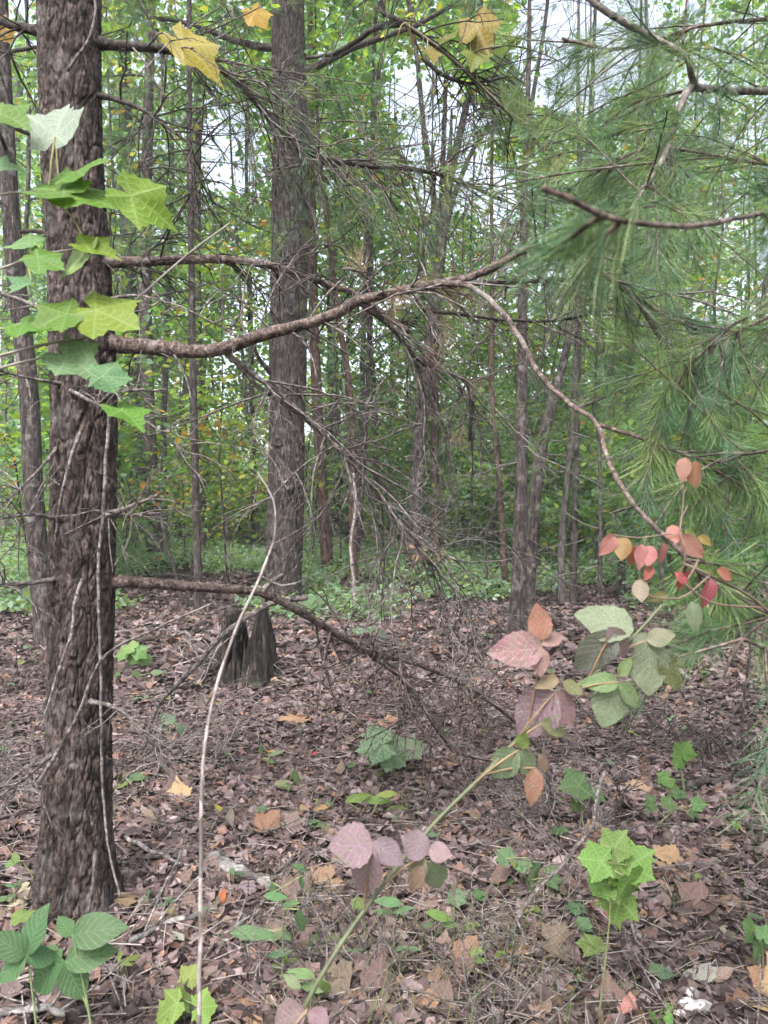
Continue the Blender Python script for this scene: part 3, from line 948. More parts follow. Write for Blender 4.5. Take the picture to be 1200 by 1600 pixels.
# ---- the pine whose boughs hang in from the right edge (its stem stands just outside the frame)
D_R = 2.3
rb = P(1480, 1400, D_R); rb[2] = float(G(rb[0], rb[1]))
right_pine = thing("pine_tree", "pine on the right edge with long soft green needles hanging close to the lens", "pine tree", rb)
rp = np.array([rb + np.array((0, 0, -.1)), rb + np.array((.02, .02, 1.5)), rb + np.array((-.03, .05, 3)), rb + np.array((.02, .1, 5)), rb + np.array((0, .1, 8)), rb + np.array((0, .1, 10.5))])
rr = np.array([.10, .09, .08, .065, .04, .01])
bark_trunk(rp, rr, 40, .03, 'pine', .006, 3, .25).build("trunk", M_PINE, right_pine)
pine_crown(right_pine, rp, rr, 4.5, 10.3, 12, 1.6, .12, 44, M_DARK, per=4)
tx, ty = rb[0], rb[1]
RB = [
    ([(1490, 420, 2.3), (1400, 360, 1.5), (1240, 330, .85), (1130, 346, .66), (1050, 356, .6), (960, 345, .56), (900, 322, .54), (835, 298, .53)], 14, 9, 13, (.35, 1), .11),
    ([(1490, 200, 2.3), (1300, 150, 2.0), (1190, 142, 1.9), (1085, 132, 1.8), (1075, 90, 1.75), (1000, 45, 1.75), (930, 0, 1.75), (860, -70, 1.8)], 16, 10, 46, (.2, 1), .12),
    ([(1083, 128, 1.8), (1062, 170, 1.75), (1040, 240, 1.7), (1010, 290, 1.65), (985, 330, 1.6)], 12, 7, 26, (.2, 1), .12),
    ([(1490, 40, 2.4), (1250, 30, 2.2), (1100, 40, 2.1), (980, 75, 2.1), (880, 60, 2.2)], 10, 4, 44, (.3, 1), .12),
    ([(1490, 700, 2.3), (1320, 690, 1.9), (1200, 700, 1.7), (1130, 720, 1.6)], 10, 5, 40, (.3, 1), .12),
    ([(1490, 520, 2.3), (1330, 470, 1.9), (1200, 500, 1.75), (1090, 560, 1.7), (1020, 640, 1.7)], 9, 4, 52, (.25, 1), .12),
    ([(1490, 860, 2.3), (1330, 820, 1.8), (1250, 850, 1.7), (1190, 900, 1.65), (1140, 930, 1.6)], 10, 5, 34, (.3, 1), .11),
    ([(1490, 1000, 2.3), (1330, 960, 1.7), (1230, 960, 1.4), (1160, 1000, 1.3), (1130, 1060, 1.3)], 8, 4, 20, (.4, 1), .11),
    ([(1490, 340, 2.4), (1300, 280, 2.3), (1150, 250, 2.3), (1020, 230, 2.3), (930, 270, 2.3)], 8, 4, 60, (.2, 1), .12),
    ([(1490, 600, 2.6), (1300, 560, 2.7), (1150, 560, 2.8), (1000, 600, 2.9), (900, 640, 3.0)], 9, 4, 60, (.2, 1), .11),
    ([(1490, 760, 2.7), (1250, 740, 2.9), (1100, 760, 3.1), (960, 800, 3.3)], 8, 4, 36, (.25, 1), .11),
]
for i, (ctrl, w0, w1, ns, rt, sz) in enumerate(RB):
    bb, p, r = branch(right_pine, ctrl, w0, w1, M_TWIG if i in (1, 2) else M_LIMB, "bough", sides=8, seed=80 + i)
    sprays(right_pine, bb, p, int(ns * .8), 90 + i, (.07, .42) if i else (.02, .07), sz * (.75 if i == 0 else .82), rt, per=3)
# limb of the same pine arching over the middle of the top edge, with hanging twigs
b7, p, r = branch(right_pine, [(1490, -320, 2.8), (1100, -330, 3.0), (800, -190, 3.1), (600, -8, 3.2), (632, 38, 3.2), (690, 80, 3.2), (745, 130, 3.2), (800, 185, 3.2), (850, 240, 3.2), (880, 310, 3.2)], 14, 4, M_DARK, "bough", seed=95)
twigs_on(right_pine, b7, p, 16, .55, .0024, 96, M_DARK, .13, 1, (.45, 1), kids=(1, 3), wob=.15)
b8, p, r = branch(right_pine, [(630, 36, 3.2), (590, 42, 3.25), (560, 62, 3.3), (525, 82, 3.35), (480, 90, 3.4)], 11, 5, M_DARK, "side_branch", sub_of=b7, seed=97)
b9, p9, r = branch(right_pine, [(660, 90, 3.2), (690, 115, 3.2), (735, 130, 3.25), (790, 120, 3.3)], 7, 4, M_DARK, "side_branch", sub_of=b7, seed=98)
twigs_on(right_pine, b7, p9, 8, .4, .0024, 99, M_DARK, .13, 1, (.1, 1))

# ---- the oak in the middle
path = [(442, 946, 58), (443, 925, 54), (444, 840, 51), (447, 750, 51), (449, 640, 52), (450, 560, 54), (452, 450, 53), (453, 330, 54), (455, 220, 52), (452, 120, 48), (450, 0, 46), (449, -120, 44)]
pts, rad, D_OAK = tree_path(path, 17.0)
base = pts[0] + np.array((0, 0, .12))
oak = thing("oak_tree", "stout grey oak trunk with furrowed bark behind the stump in the middle", "oak tree", base)
kk = int((pts[:, 2] < 10).sum())
bark_trunk(pts[:kk + 1], rad[:kk + 1], 130, .022, 'oak', .018, 9, .16).build("trunk", M_OAK, oak)
bark_trunk(pts[kk:], rad[kk:], 20, .2, 'oak', .01, 9, 0).build("upper_trunk", M_OAK, oak)
for i, (kx, ky) in enumerate([(452, 755), (436, 690), (455, 485)]):
    mbk = MB()
    knot(mbk, P(kx, ky, D_OAK - .235), (.1 * (i - 1), -1, .1), .085 if i == 0 else .06, i)
    mbk.build("knot", M_OAK, oak)
for i, ctrl in enumerate([[(430, 590, D_OAK), (405, 560, D_OAK - .3), (395, 530, D_OAK - .6)], [(478, 310, D_OAK), (490, 335, D_OAK - .3), (497, 375, D_OAK - .5)]]):
    branch(oak, ctrl, 9, 4, M_DARK, "dead_branch", sides=7, seed=110 + i)
leafy_crown(oak, pts, rad, 6.8, 17, 20, 4.6, 15, .15, W_YEL, 51, M_DARK, csize=.7)

# ---- other trees one can pick out, nearest first
TREES = [
    # name, label, category, foot-to-top path (px, py, width px), height, bark, crown
    ("pine_tree", "dark slim pine leaning left just behind the near pine trunk", "pine tree", [(76, 1008, 32), (62, 900, 30), (52, 760, 28), (44, 600, 28), (22, 400, 26), (6, 150, 24), (0, 0, 22)], 12, M_THIN, ('pine', 4.0, 22, 2.0)),
    ("pine_tree", "straight brown pine at the edge of the leaf clearing, right of centre", "pine tree", [(806, 998, 24), (812, 850, 21), (815, 700, 18), (816, 550, 15), (817, 440, 13), (818, 330, 9)], 8.5, M_THIN, ('pine', 4.2, 14, 1.5)),
    ("pine_tree", "darker pine leaning right close behind the straight brown pine", "pine tree", [(824, 955, 20), (830, 850, 19), (838, 760, 19), (848, 690, 18), (866, 620, 14), (886, 540, 11), (898, 450, 8)], 7.0, M_THIN, ('pine', 3.8, 10, 1.4)),
    ("thin_tree", "slender dark trunk rising behind the low limb, left of the oak", "tree", [(311, 955, 12), (308, 850, 11), (304, 700, 11), (301, 550, 10), (299, 400, 9), (296, 200, 8)], 12, M_THIN, ('pine', 4.2, 18, 1.6)),
    ("pine_tree", "thick grey pine, left one of the pair behind the near pine", "pine tree", [(216, 874, 30), (213, 780, 28), (208, 650, 27), (203, 500, 25), (200, 350, 23), (196, 150, 20)], 17, M_GREY, ('pine', 5.5, 22, 2.6)),
    ("pine_tree", "leaning brown pine with forked foot, right one of the pair behind the near pine", "pine tree", [(243, 894, 26), (240, 800, 23), (234, 700, 21), (229, 560, 19), (228, 400, 17), (232, 150, 15)], 15, M_THIN, ('pine', 5, 20, 2.2)),
    ("thin_tree", "slim grey trunk leaning right beyond the pair of pines", "tree", [(274, 858, 16), (279, 770, 15), (287, 660, 14), (296, 560, 13), (301, 450, 12), (305, 250, 10)], 16, M_GREY, ('leaf', 5.5, 12, 2.4, W_MIX)),
    ("thin_tree", "dark straight trunk beside the slender trunk left of the oak", "tree", [(317, 876, 14), (315, 780, 13), (311, 680, 12), (309, 560, 12), (308, 420, 11), (310, 200, 9)], 16, M_THIN, ('pine', 5.5, 16, 2.2)),
    ("cedar_tree", "straight reddish trunk just right of the oak", "tree", [(513, 905, 19), (508, 820, 18), (502, 740, 17), (496, 640, 16), (491, 520, 15), (488, 400, 14), (486, 250, 12)], 14, M_RED, ('leaf', 5, 11, 2.2, W_MIX)),
    ("thin_tree", "thin brown trunk with pale stem beside it, centre clearing edge", "tree", [(552, 925, 13), (552, 850, 13), (551, 760, 12), (552, 700, 11), (545, 600, 9), (530, 500, 8)], 9, M_RED, ('leaf', 5.5, 6, 1.8, W_MIX)),
    ("thin_tree", "very thin straight dark trunk near the picture centre", "tree", [(590, 872, 9), (588, 780, 9), (587, 680, 9), (583, 590, 8), (577, 520, 8), (574, 400, 7)], 12, M_THIN, ('leaf', 4.5, 9, 1.8, W_TEAL)),
    ("forked_tree", "tall trunk that forks high up against the white sky right of centre", "tree", [(648, 912, 32), (650, 800, 24), (655, 700, 22), (664, 600, 20), (674, 520, 18), (683, 440, 17), (690, 380, 16)], 8.2, M_THIN, None),
    ("thin_tree", "thin reddish trunk standing close against the forked tree", "tree", [(680, 902, 18), (679, 800, 13), (679, 700, 12), (680, 600, 11), (683, 480, 10), (690, 300, 8)], 14, M_RED, ('leaf', 5.5, 10, 2.2, W_YEL)),
    ("thin_tree", "thin leaning trunk with a bare orange patch left of the straight brown pine", "tree", [(790, 925, 10), (786, 850, 10), (781, 760, 9), (774, 680, 9), (768, 600, 8)], 9, M_RED, ('leaf', 5.5, 6, 1.6, W_MIX)),
    ("thin_tree", "thin dark trunk beneath the red sapling leaves on the right", "tree", [(969, 930, 13), (972, 850, 11), (976, 760, 10), (981, 650, 9), (985, 500, 8)], 10, M_THIN, ('pine', 4.5, 9, 1.6)),
    ("thin_tree", "grey trunk in the needle haze, left of the trunk under the red leaves", "tree", [(879, 945, 11), (878, 850, 11), (886, 760, 10), (895, 640, 9), (902, 520, 8)], 10, M_GREY, ('pine', 4.5, 10, 1.6)),
    ("thin_tree", "dim thin trunk right of the grey trunk in the needle haze", "tree", [(895, 943, 11), (897, 850, 10), (899, 760, 10), (902, 640, 9), (905, 480, 8)], 12, M_THIN, ('pine', 5, 10, 1.8)),
    ("thin_tree", "pale straight trunk behind the long sweeping branch at right", "tree", [(1014, 900, 12), (1013, 800, 11), (1011, 700, 10), (1012, 560, 9), (1014, 350, 8)], 14, M_GREY, ('leaf', 6, 9, 2.2, W_TEAL)),
    ("pine_tree", "grey pine trunk at the far left edge", "pine tree", [(18, 842, 24), (14, 760, 22), (13, 650, 20), (12, 520, 19), (16, 350, 18), (30, 100, 16)], 17, M_GREY, ('pine', 9, 13, 2.6)),
    ("thin_tree", "thick dim trunk high between the reddish trunk and the centre", "tree", [(528, 862, 20), (526, 760, 19), (523, 660, 18), (520, 560, 16), (520, 420, 14)], 17, M_GREY, ('leaf', 5, 14, 3.0, W_YEL)),
    ("thin_tree", "thin dark trunk seen just left of the oak foot", "tree", [(396, 862, 9), (396, 760, 9), (394, 660, 8), (392, 540, 8), (388, 380, 7)], 14, M_THIN, ('leaf', 5, 11, 2.4, W_YEL)),
    ("thin_tree", "thin grey trunk between the two pines and the slim leaning trunk", "tree", [(258, 866, 10), (257, 760, 10), (256, 650, 9), (262, 500, 9), (268, 300, 8)], 15, M_GREY, ('leaf', 5.5, 11, 2.4, W_MIX)),
]
for i, (name, label, cat, path, H, mat, crown) in enumerate(TREES):
    root, pts, rad = simple_tree(name, label, cat, path, H, mat, 22 if i < 10 else 14)
    if crown is None:
        fork_root, fork_pts, fork_rad = root, pts, rad
        continue
    zc = max(1.2, CAM_Z - .3)
    if crown[0] == 'pine':
        pine_crown(root, pts, rad, crown[1], H, crown[2], crown[3], .14, 200 + i, M_DARK, per=5, density=.9)
        dead_limbs(root, pts, rad, 1.0, crown[1] + .5, 9 if i < 8 else 5, 300 + i)
    else:
        leafy_crown(root, pts, rad, crown[1], H, crown[2], crown[3], 10, .15, crown[4], 200 + i, M_DARK)
        dead_limbs(root, pts, rad, 1.2, crown[1], 4, 300 + i)
# the forks of the pale tree
d = np.hypot(*(fork_pts[0][:2]))
forks = [[(690, 385), (676, 300), (664, 215), (655, 120), (640, 20), (620, -60)], [(690, 385), (700, 300), (715, 230), (735, 140), (748, 40), (760, -60)],
         [(691, 380), (712, 300), (745, 225), (790, 170), (830, 90)], [(684, 430), (668, 360), (650, 300), (630, 250), (600, 200)]]
for i, f in enumerate(forks):
    bb, p, r = branch(fork_root, [(x, y, d + (.3 * (i - 1)) * k / 5) for k, (x, y) in enumerate(f)], (11, 16, 10, 8)[i], (5, 6, 4, 3)[i], M_GREY, "fork_limb", sides=9, wob=.01, seed=400 + i)
    rg = np.random.default_rng(410 + i)
    mb, cr = MB(), MB(); ends = []
    for _ in range(9):
        q = int(rg.uniform(.25, 1) * (len(p) - 2))
        twig_tree(mb, p[q], norm(p[q + 1] - p[q]) + rg.normal(0, .6, 3), rg.uniform(.7, 1.6), .014, 1, rg, -.02, .2, (2, 4), ends, 4, .7)
    mb.build("twigs", M_GREY, fork_root, sub_of=bb, kind='stuff')
    leaf_cloud(cr, [e[0] for e in ends], .45, 10, .13, GREENS, W_YEL, rg)
    cr.build("foliage", M_LEAF, fork_root, sub_of=bb, kind='stuff', smooth=False)

LAND = sorted([(-40, "left edge"), (128, "the near pine"), (225, "the pair of pines"), (308, "the slender dark trunk"), (446, "the oak"), (512, "the reddish trunk"), (588, "the centre thin trunk"),
        (655, "the forked tree"), (812, "the straight brown pine"), (890, "the grey haze trunk"), (975, "the trunk under red leaves"), (1100, "the hanging needles"), (1240, "right edge")])
ORD = ["first", "second", "third", "fourth", "fifth", "sixth", "seventh", "eighth", "ninth", "tenth", "eleventh", "twelfth"] + ["thirteenth", "fourteenth", "fifteenth", "sixteenth", "seventeenth", "eighteenth", "nineteenth", "twentieth", "last"] + ["last"] * 20


def between(slots):
    """for each (x, d): the two landmarks it is seen between and its order among its kind there"""
    px = [float(pix(np.array((x, d, 2.0)))[0]) for x, d in slots]
    seg = [max(k for k in range(len(LAND) - 1) if LAND[k][0] <= max(v, -40) ) for v in px]
    out = []
    for a in range(len(slots)):
        same = sorted([px[b] for b in range(len(slots)) if seg[b] == seg[a]])
        out.append((LAND[seg[a]][1], LAND[seg[a] + 1][1], ORD[same.index(px[a])] if len(same) > 1 else "one"))
    return out


# ---- deeper wood: slim trunks that are alike, each its own tree
rg = np.random.default_rng(77)
slots = []
while len(slots) < 54:
    d = rg.uniform(14, 32)
    x = rg.uniform(-.5, .5) * d
    if all(math.hypot(x - a, d - b) > 1.3 for a, b in slots): slots.append((x, d))
WHERE = between(slots)
for i, (x, d) in enumerate(slots):
    H = rg.uniform(10, 19)
    z0 = float(G(x, d))
    lean = rg.normal(0, .05, 2)
    n = 6
    pts = np.array([(x + lean[0] * H * (k / n) + rg.normal(0, .06) * (k > 0), d + lean[1] * H * (k / n), z0 - .1 + H * k / n) for k in range(n + 1)])
    r0 = rg.uniform(.032, .08)
    rad = np.linspace(r0, .015, n + 1)
    root = thing("slim_tree", "slim %s far trunk, %s between %s and %s" % (("brown", "grey", "reddish")[i % 3], WHERE[i][2], WHERE[i][0], WHERE[i][1]), "tree", (x, d, z0), "slim trunks deep in the wood")
    bark_trunk(pts, rad, 10, .35, 'pine', 0, i, .3).build("trunk", (M_THIN, M_GREY, M_RED)[i % 3], root)
    dead_limbs(root, pts, rad, .8, H * .4, 4, 1500 + i, (.5, 1.4), M_THIN)
    wts = (W_MIX, W_YEL, W_DARK, W_TEAL)[int(rg.integers(0, 4))]
    leafy_crown(root, pts, rad, H * rg.uniform(.2, .36), H * .97, 13, H * .2, 11, .17, wts, 500 + i, M_DARK, csize=.8)

# ---- leafy saplings of the understorey
slots2 = []
rg = np.random.default_rng(78)
while len(slots2) < 84:
    d = rg.uniform(9.5, 24)
    x = rg.uniform(-.5, .5) * d
    if d < 13 and abs(x + .3) < 4.2 and rg.random() < .7: continue
    pxx = 600 + F_PX * x / d
    if abs(pxx - 665) < 80 and d < 15.5: continue
    if any(abs(pxx - t[3][2][0]) < 34 and d < GP(*t[3][0][:2])[1] + .8 for t in TREES) or (abs(pxx - 446) < 60 and d < 14): continue
    if all(math.hypot(x - a, d - b) > .7 for a, b in slots2): slots2.append((x, d))
WHERE = between(slots2)
for i, (x, d) in enumerate(slots2):
    H = rg.uniform(1.8, 5.5)
    z0 = float(G(x, d))
    lean = rg.normal(0, .10, 2)
    pts = np.array([(x + lean[0] * H * k / 5 + rg.normal(0, .03), d + lean[1] * H * k / 5 + rg.normal(0, .03), z0 - .05 + H * k / 5) for k in range(6)])
    rad = np.linspace(.018, .005, 6)
    root = thing("sapling", "leafy understorey sapling, %s between %s and %s" % (WHERE[i][2], WHERE[i][0], WHERE[i][1]), "sapling", (x, d, z0), "understorey saplings")
    MB().tube(pts, rad, 6).build("stem", M_THIN, root)
    wts = (W_MIX, W_TEAL, W_TEAL, W_YEL)[int(rg.integers(0, 4))]
    leafy_crown(root, pts, rad, H * .22, H, 9, H * .28 + .25, 9, .135, wts, 600 + i, M_DARK, csize=.42, up=.2)

# ---- young pines and bare poles in the middle distance
YOUNG = [(935, 985, 5.4, "wispy young pine right of the straight brown pine"), (1030, 960, 6.5, "wispy young pine behind the red sapling leaves"), (1120, 1000, 5.6, "wispy young pine at right behind the hanging needles"),
         (760, 940, 3.2, "wispy young pine left of the straight brown pine"), (1180, 940, 7.0, "tall wispy young pine at the right edge")]
for i, (px, py, H, lab) in enumerate(YOUNG):
    q, dd = GP(px, py)
    rg = np.random.default_rng(700 + i)
    pts = np.array([q + np.array((rg.normal(0, .04) * k, rg.normal(0, .04) * k, H * k / 6 - .08)) for k in range(7)])
    rad = np.linspace(.028, .006, 7)
    root = thing("young_pine", lab, "pine tree", q)
    bark_trunk(pts, rad, 10, .15, 'pine', 0, i, .2).build("trunk", M_THIN, root)
    pine_crown(root, pts, rad, .9, H, 24, 1.2, .10, 710 + i, M_TWIG, per=3, density=.62, far=False)
    dead_limbs(root, pts, rad, .4, 2.2, 7, 720 + i, (.3, .9))
POLES = [(470, 898, 4.2), (533, 905, 5.0), (618, 900, 4.0), (735, 905, 4.6), (765, 890, 5.5), (700, 895, 4.2), (930, 915, 5.0), (860, 905, 4.5), (350, 890, 4.8), (185, 895, 5.2), (1050, 905, 5.2), (640, 868, 5.0), (425, 880, 4.0), (290, 880, 5.5), (570, 882, 5.5), (1100, 900, 4.6)]
WHERE = between([(GP(a, b)[0][0], GP(a, b)[0][1]) for a, b, h in POLES])
for i, (px, py, H) in enumerate(POLES):
    q, dd = GP(px, py)
    rg = np.random.default_rng(740 + i)
    root = thing("bare_pole", "thin bare dead pole, %s between %s and %s" % (WHERE[i][2], WHERE[i][0], WHERE[i][1]), "sapling", q, "thin bare poles at the clearing edge")
    p = curvy(q - np.array((0, 0, .05)), (rg.normal(0, .08), rg.normal(0, .08), 1), H, 12, .05, -.01, rg)
    MB().tube(p, np.linspace(.02, .006, len(p)), 7).build("stem", (M_DARK, M_THIN, M_TWIG)[i % 3], root)
    dead_limbs(root, p, np.linspace(.02, .006, len(p)), .5, H * .95, 8, 760 + i, (.3, 1.0), (M_DARK, M_THIN, M_TWIG)[i % 3])

# ---- the far mass of the wood and the shrubbery below it
rg = np.random.default_rng(79)
mb = MB()
n = 1500
d = rg.uniform(30, 62, n)
x = rg.uniform(-.75, .78, n) * d
top = 6.5 + 5 * vnoise(np.column_stack([x * .22, d * .1, 0 * d]), 5) + rg.normal(0, 1, n)
z = rg.random(n) ** 1.25 * top + .3
c = np.column_stack([x, d, z])
c = c[~(in_opening(c) & (rg.random(n) < .95))]
leaf_cloud(mb, c, rg.uniform(1.2, 2.6, len(c)), 40, .34, GREENS, W_MIX, rg, T_DIAMOND)
o = mb.build("woodland", M_LEAF, kind="stuff", smooth=False)
o['label'] = "far green mass of woodland foliage behind all the trunks"; o['category'] = "woodland"
mb = MB()
n = 480
d = rg.uniform(15, 34, n)
x = rg.uniform(-.62, .66, n) * d
z = G(x, d) + rg.random(n) ** 1.6 * (1.0 + (d - 12) * .12) + .15
leaf_cloud(mb, np.column_stack([x, d, z]), rg.uniform(.4, 1.0, n), 40, .12, GREENS, W_MIX, rg, T_LEAF)
o = mb.build("shrubbery", M_LEAF, kind="stuff", smooth=False)
o['label'] = "low green shrubbery filling the ground between the far trunks"; o['category'] = "shrubbery"
mb = MB()
n = 3800
d = rg.uniform(9.3, 19, n)
x = rg.uniform(-.55, .62, n) * d
z = G(x, d) + rg.uniform(.06, .42, n) * np.clip((d - 8) / 5, .35, 1)
keep = vnoise(np.column_stack([x * .8, d * .6, 0 * d]), 8) + (d - 11.6) * .12 > .5
c = np.column_stack([x, d, z])[keep]
leaf_cloud(mb, c, .3, 16, .095, [(.20, .31, .19), (.17, .28, .12), (.27, .37, .26), (.28, .34, .1)], [.35, .25, .3, .1], rg, T_LEAF, .4, 1.3)
o = mb.build("ground_cover", M_LEAF, kind="stuff", smooth=False)
o['label'] = "pale green low plants carpeting the floor at the far edge of the clearing"; o['category'] = "ground cover"

# ---- thin haze volume, added to pale the distant trees
m, nt, nd, lk = new_mat("haze")
out = nd.new("ShaderNodeOutputMaterial"); pv = nd.new("ShaderNodeVolumePrincipled")
pv.inputs['Color'].default_value = (.93, .96, .95, 1)
pv.inputs['Density'].default_value = 0.0018
lk.new(pv.outputs[0], out.inputs['Volume'])
HX, HY0, HY1, HZ0, HZ1 = 125.0, -121.0, 129.0, -1.3, 24.0
V = np.array([(x, y, z) for z in (HZ0, HZ1) for y in (HY0, HY1) for x in (-HX, HX)])
o = MB().add(V, np.array([(0, 2, 3, 1), (4, 5, 7, 6), (0, 1, 5, 4), (2, 6, 7, 3), (0, 4, 6, 2), (1, 3, 7, 5)])).build("haze", m, kind="stuff", smooth=False)
o['label'] = "faint pale haze added between the trees to lighten the distance"; o['category'] = "haze"


# ------------------------------------------------------------------ forest floor
def litter_template(seed):
    r_ = np.random.default_rng(seed)
    kind = seed % 4
    rows = np.linspace(0, 1, 5)
    half = {0: .34 * np.sin(np.pi * (rows * .9 + .06)) ** .7, 1: np.array((.06, .34, .14, .36, .05)), 2: np.array((.2, .42, .3, .25, .08)), 3: np.array((.03, .2, .24, .2, .02))}[kind] + .01
    V, Q = [], []
    cu, dr, tw = r_.uniform(-1.6, 2.2), r_.uniform(-.6, .6), r_.uniform(-.8, .8)
    for v, w in zip(rows, half):
        for u in (-1, 0, 1):
            x = u * w * r_.uniform(.8, 1.15)
            V.append((x, v - .5 + r_.uniform(-.04, .04), cu * x * x + dr * (v - .5) ** 2 + tw * x * (v - .5) + r_.uniform(-.03, .03)))
    for r in range(4):
        for c in range(2):
            a = r * 3 + c
            Q.append((a, a + 1, a + 4, a + 3))
    return np.array(V), np.array(Q), None


LITTER = [litter_template(s) for s in range(10)]
BROWNS = np.array([(.108, .078, .074), (.15, .112, .107), (.074, .052, .049), (.215, .172, .166), (.185, .115, .09), (.038, .028, .026), (.23, .19, .18), (.23, .145, .09)])
BW = [.22, .2, .2, .12, .07, .11, .05, .03]


def floor_scatter(n, dmin, dmax, size, name, label, seed, power=1.0, lift=.012, tilt=.45):
    rg = np.random.default_rng(seed)
    d = dmin + (dmax - dmin) * rg.random(n) ** power
    x = rg.uniform(-.60, .60, n) * d + rg.uniform(-.4, .4, n)
    z = G(x, d) + rg.random(n) * lift + .004
    mb = MB()
    which = rg.integers(0, len(LITTER), n)
    az = rg.uniform(0, 2 * math.pi, n)
    y = np.column_stack([np.cos(az), np.sin(az), rg.normal(0, tilt * .6, n)])
    n0 = rg.normal(0, tilt, (n, 3)); n0[:, 2] += 1
    M = rot_frames(y, n0)
    patch = vnoise(np.column_stack([x * 1.1, d * 1.1, 0 * d]), 21)
    col = .9 * np.array((1.0, .94, .96)) * BROWNS[rg.choice(len(BROWNS), n, p=BW)] * (rg.uniform(.7, 1.3, n) * (.42 + .92 * patch))[:, None]
    pos = np.column_stack([x, d, z])
    for k in range(len(LITTER)):
        m = which == k
        mb.scatter(LITTER[k], M[m], pos[m], col[m], size * rg.uniform(.5, 1.35, m.sum()))
    o = mb.build(name, M_LITTER, kind="stuff", smooth=False)
    o['label'] = label; o['category'] = "leaf litter"


floor_scatter(34000, 1.2, 6.0, .062, "leaf_litter", "crumbled brown leaf litter covering the near forest floor", 801, .75)
floor_scatter(30000, 5.8, 13.5, .105, "leaf_litter", "pinkish brown fallen leaves covering the clearing floor beyond", 802, .8, .02)
floor_scatter(9000, 13, 30, .2, "leaf_litter", "thin brown leaf litter under the far trees", 803, .8, .03)

# straw, needles and bits of twig in the litter
rg = np.random.default_rng(804)
bar = (np.array([(-.012, -.5, 0), (.012, -.5, 0), (.012, 0, .02), (-.012, 0, .02), (.01, .5, 0), (-.01, .5, 0)]), np.array([(0, 1, 2, 3), (3, 2, 4, 5)]), None)
n = 11000
d = 1.3 + 9 * rg.random(n) ** 1.1
x = rg.uniform(-.6, .6, n) * d
az = rg.uniform(0, 2 * math.pi, n)
mb = MB()
mb.scatter(bar, rot_frames(np.column_stack([np.cos(az), np.sin(az), rg.normal(0, .12, n)]), np.tile((0, -.5, 1.), (n, 1)) + rg.normal(0, .3, (n, 3))),
           np.column_stack([x, d, G(x, d) + .015 + rg.random(n) * .02]), np.array([(.13, .10, .085), (.19, .15, .12), (.08, .062, .055), (.24, .21, .19)])[rg.integers(0, 4, n)], rg.uniform(.06, .17, n))
o = mb.build("pine_straw", M_LITTER, kind="stuff", smooth=False)
o['label'] = "loose pine straw and bits of twig strewn over the leaf litter"; o['category'] = "pine straw"

# thin grass in the foreground
mb = MB()
rg = np.random.default_rng(805)
for gx, gy, cnt, sp in [(820, 1520, 150, .22), (690, 1480, 90, .2), (880, 1420, 70, .16), (560, 1560, 90, .2), (1010, 1400, 60, .15), (620, 1270, 50, .14), (760, 1590, 80, .18), (780, 1230, 60, .14), (500, 1440, 60, .18), (1150, 1420, 40, .2), (230, 1250, 40, .2), (960, 1130, 60, .2), (330, 1300, 30, .2)]:
    c, dd = GP(gx, gy)
    for _ in range(cnt):
        q = c + np.append(rg.normal(0, sp, 2), 0)
        q[2] = float(G(q[0], q[1]))
        a = rg.uniform(0, 2 * math.pi)
        bl = curvy(q, (math.cos(a) * .7, math.sin(a) * .7, 1.0), rg.uniform(.06, .22), 5, .12, .13, rg)
        s = np.cross(bl[1] - bl[0], (0, 0, 1.)); s = s / max(np.linalg.norm(s), 1e-6)
        w = np.array((.0014, .0016, .0015, .0012, .0008, .0002))
        V = np.stack([bl - s * w[:, None], bl + s * w[:, None]], 1).reshape(-1, 3)
        col = np.ones((12, 4)); col[:, :3] = np.array([(.11, .16, .055), (.17, .16, .08), (.08, .13, .045), (.2, .18, .11)][rg.integers(0, 4)])
        mb.add(V, np.array([(2 * k, 2 * k + 1, 2 * k + 3, 2 * k + 2) for k in range(5)]), None, col)
o = mb.build("grass", M_LEAF, kind="stuff", smooth=False)
o['label'] = "sparse thin grass growing through the foreground litter"; o['category'] = "grass"

# ---- single fallen leaves, the ones that show largest
KINDS = [
    ("doak", (.20, .14, .115), "brown lobed oak leaf lying among many alike on the litter"),
    ("doak", (.27, .22, .205), "pale grey-brown lobed oak leaf lying among many alike on the litter"),
    ("dmaple", (.19, .13, .11), "brown pointed maple leaf lying among many alike on the litter"),
    ("doval", (.22, .165, .14), "brown curled oval leaf lying among many alike on the litter"),
    ("doval", (.28, .24, .23), "pale curled oval leaf lying among many alike on the litter"),
    ("dmaple", (.27, .165, .10), "tan brown pointed maple leaf lying among many alike on the litter"),
]
rg = np.random.default_rng(806)


def fallen(px, py, size, key, col, label, group=None, yaw=None):
    c, dd = GP(px, py)
    c[2] += .018
    a = rg.uniform(0, 2 * math.pi) if yaw is None else yaw
    y = np.array((math.cos(a), math.sin(a), rg.normal(0, .18)))
    o = place_leaf("fallen_leaf", key, c - y * size * .5, c + y * size * .5, None, col, (rg.normal(0, .25), -.25 + rg.normal(0, .2), 1))
    tag(o, label, "leaf", group)
    return o


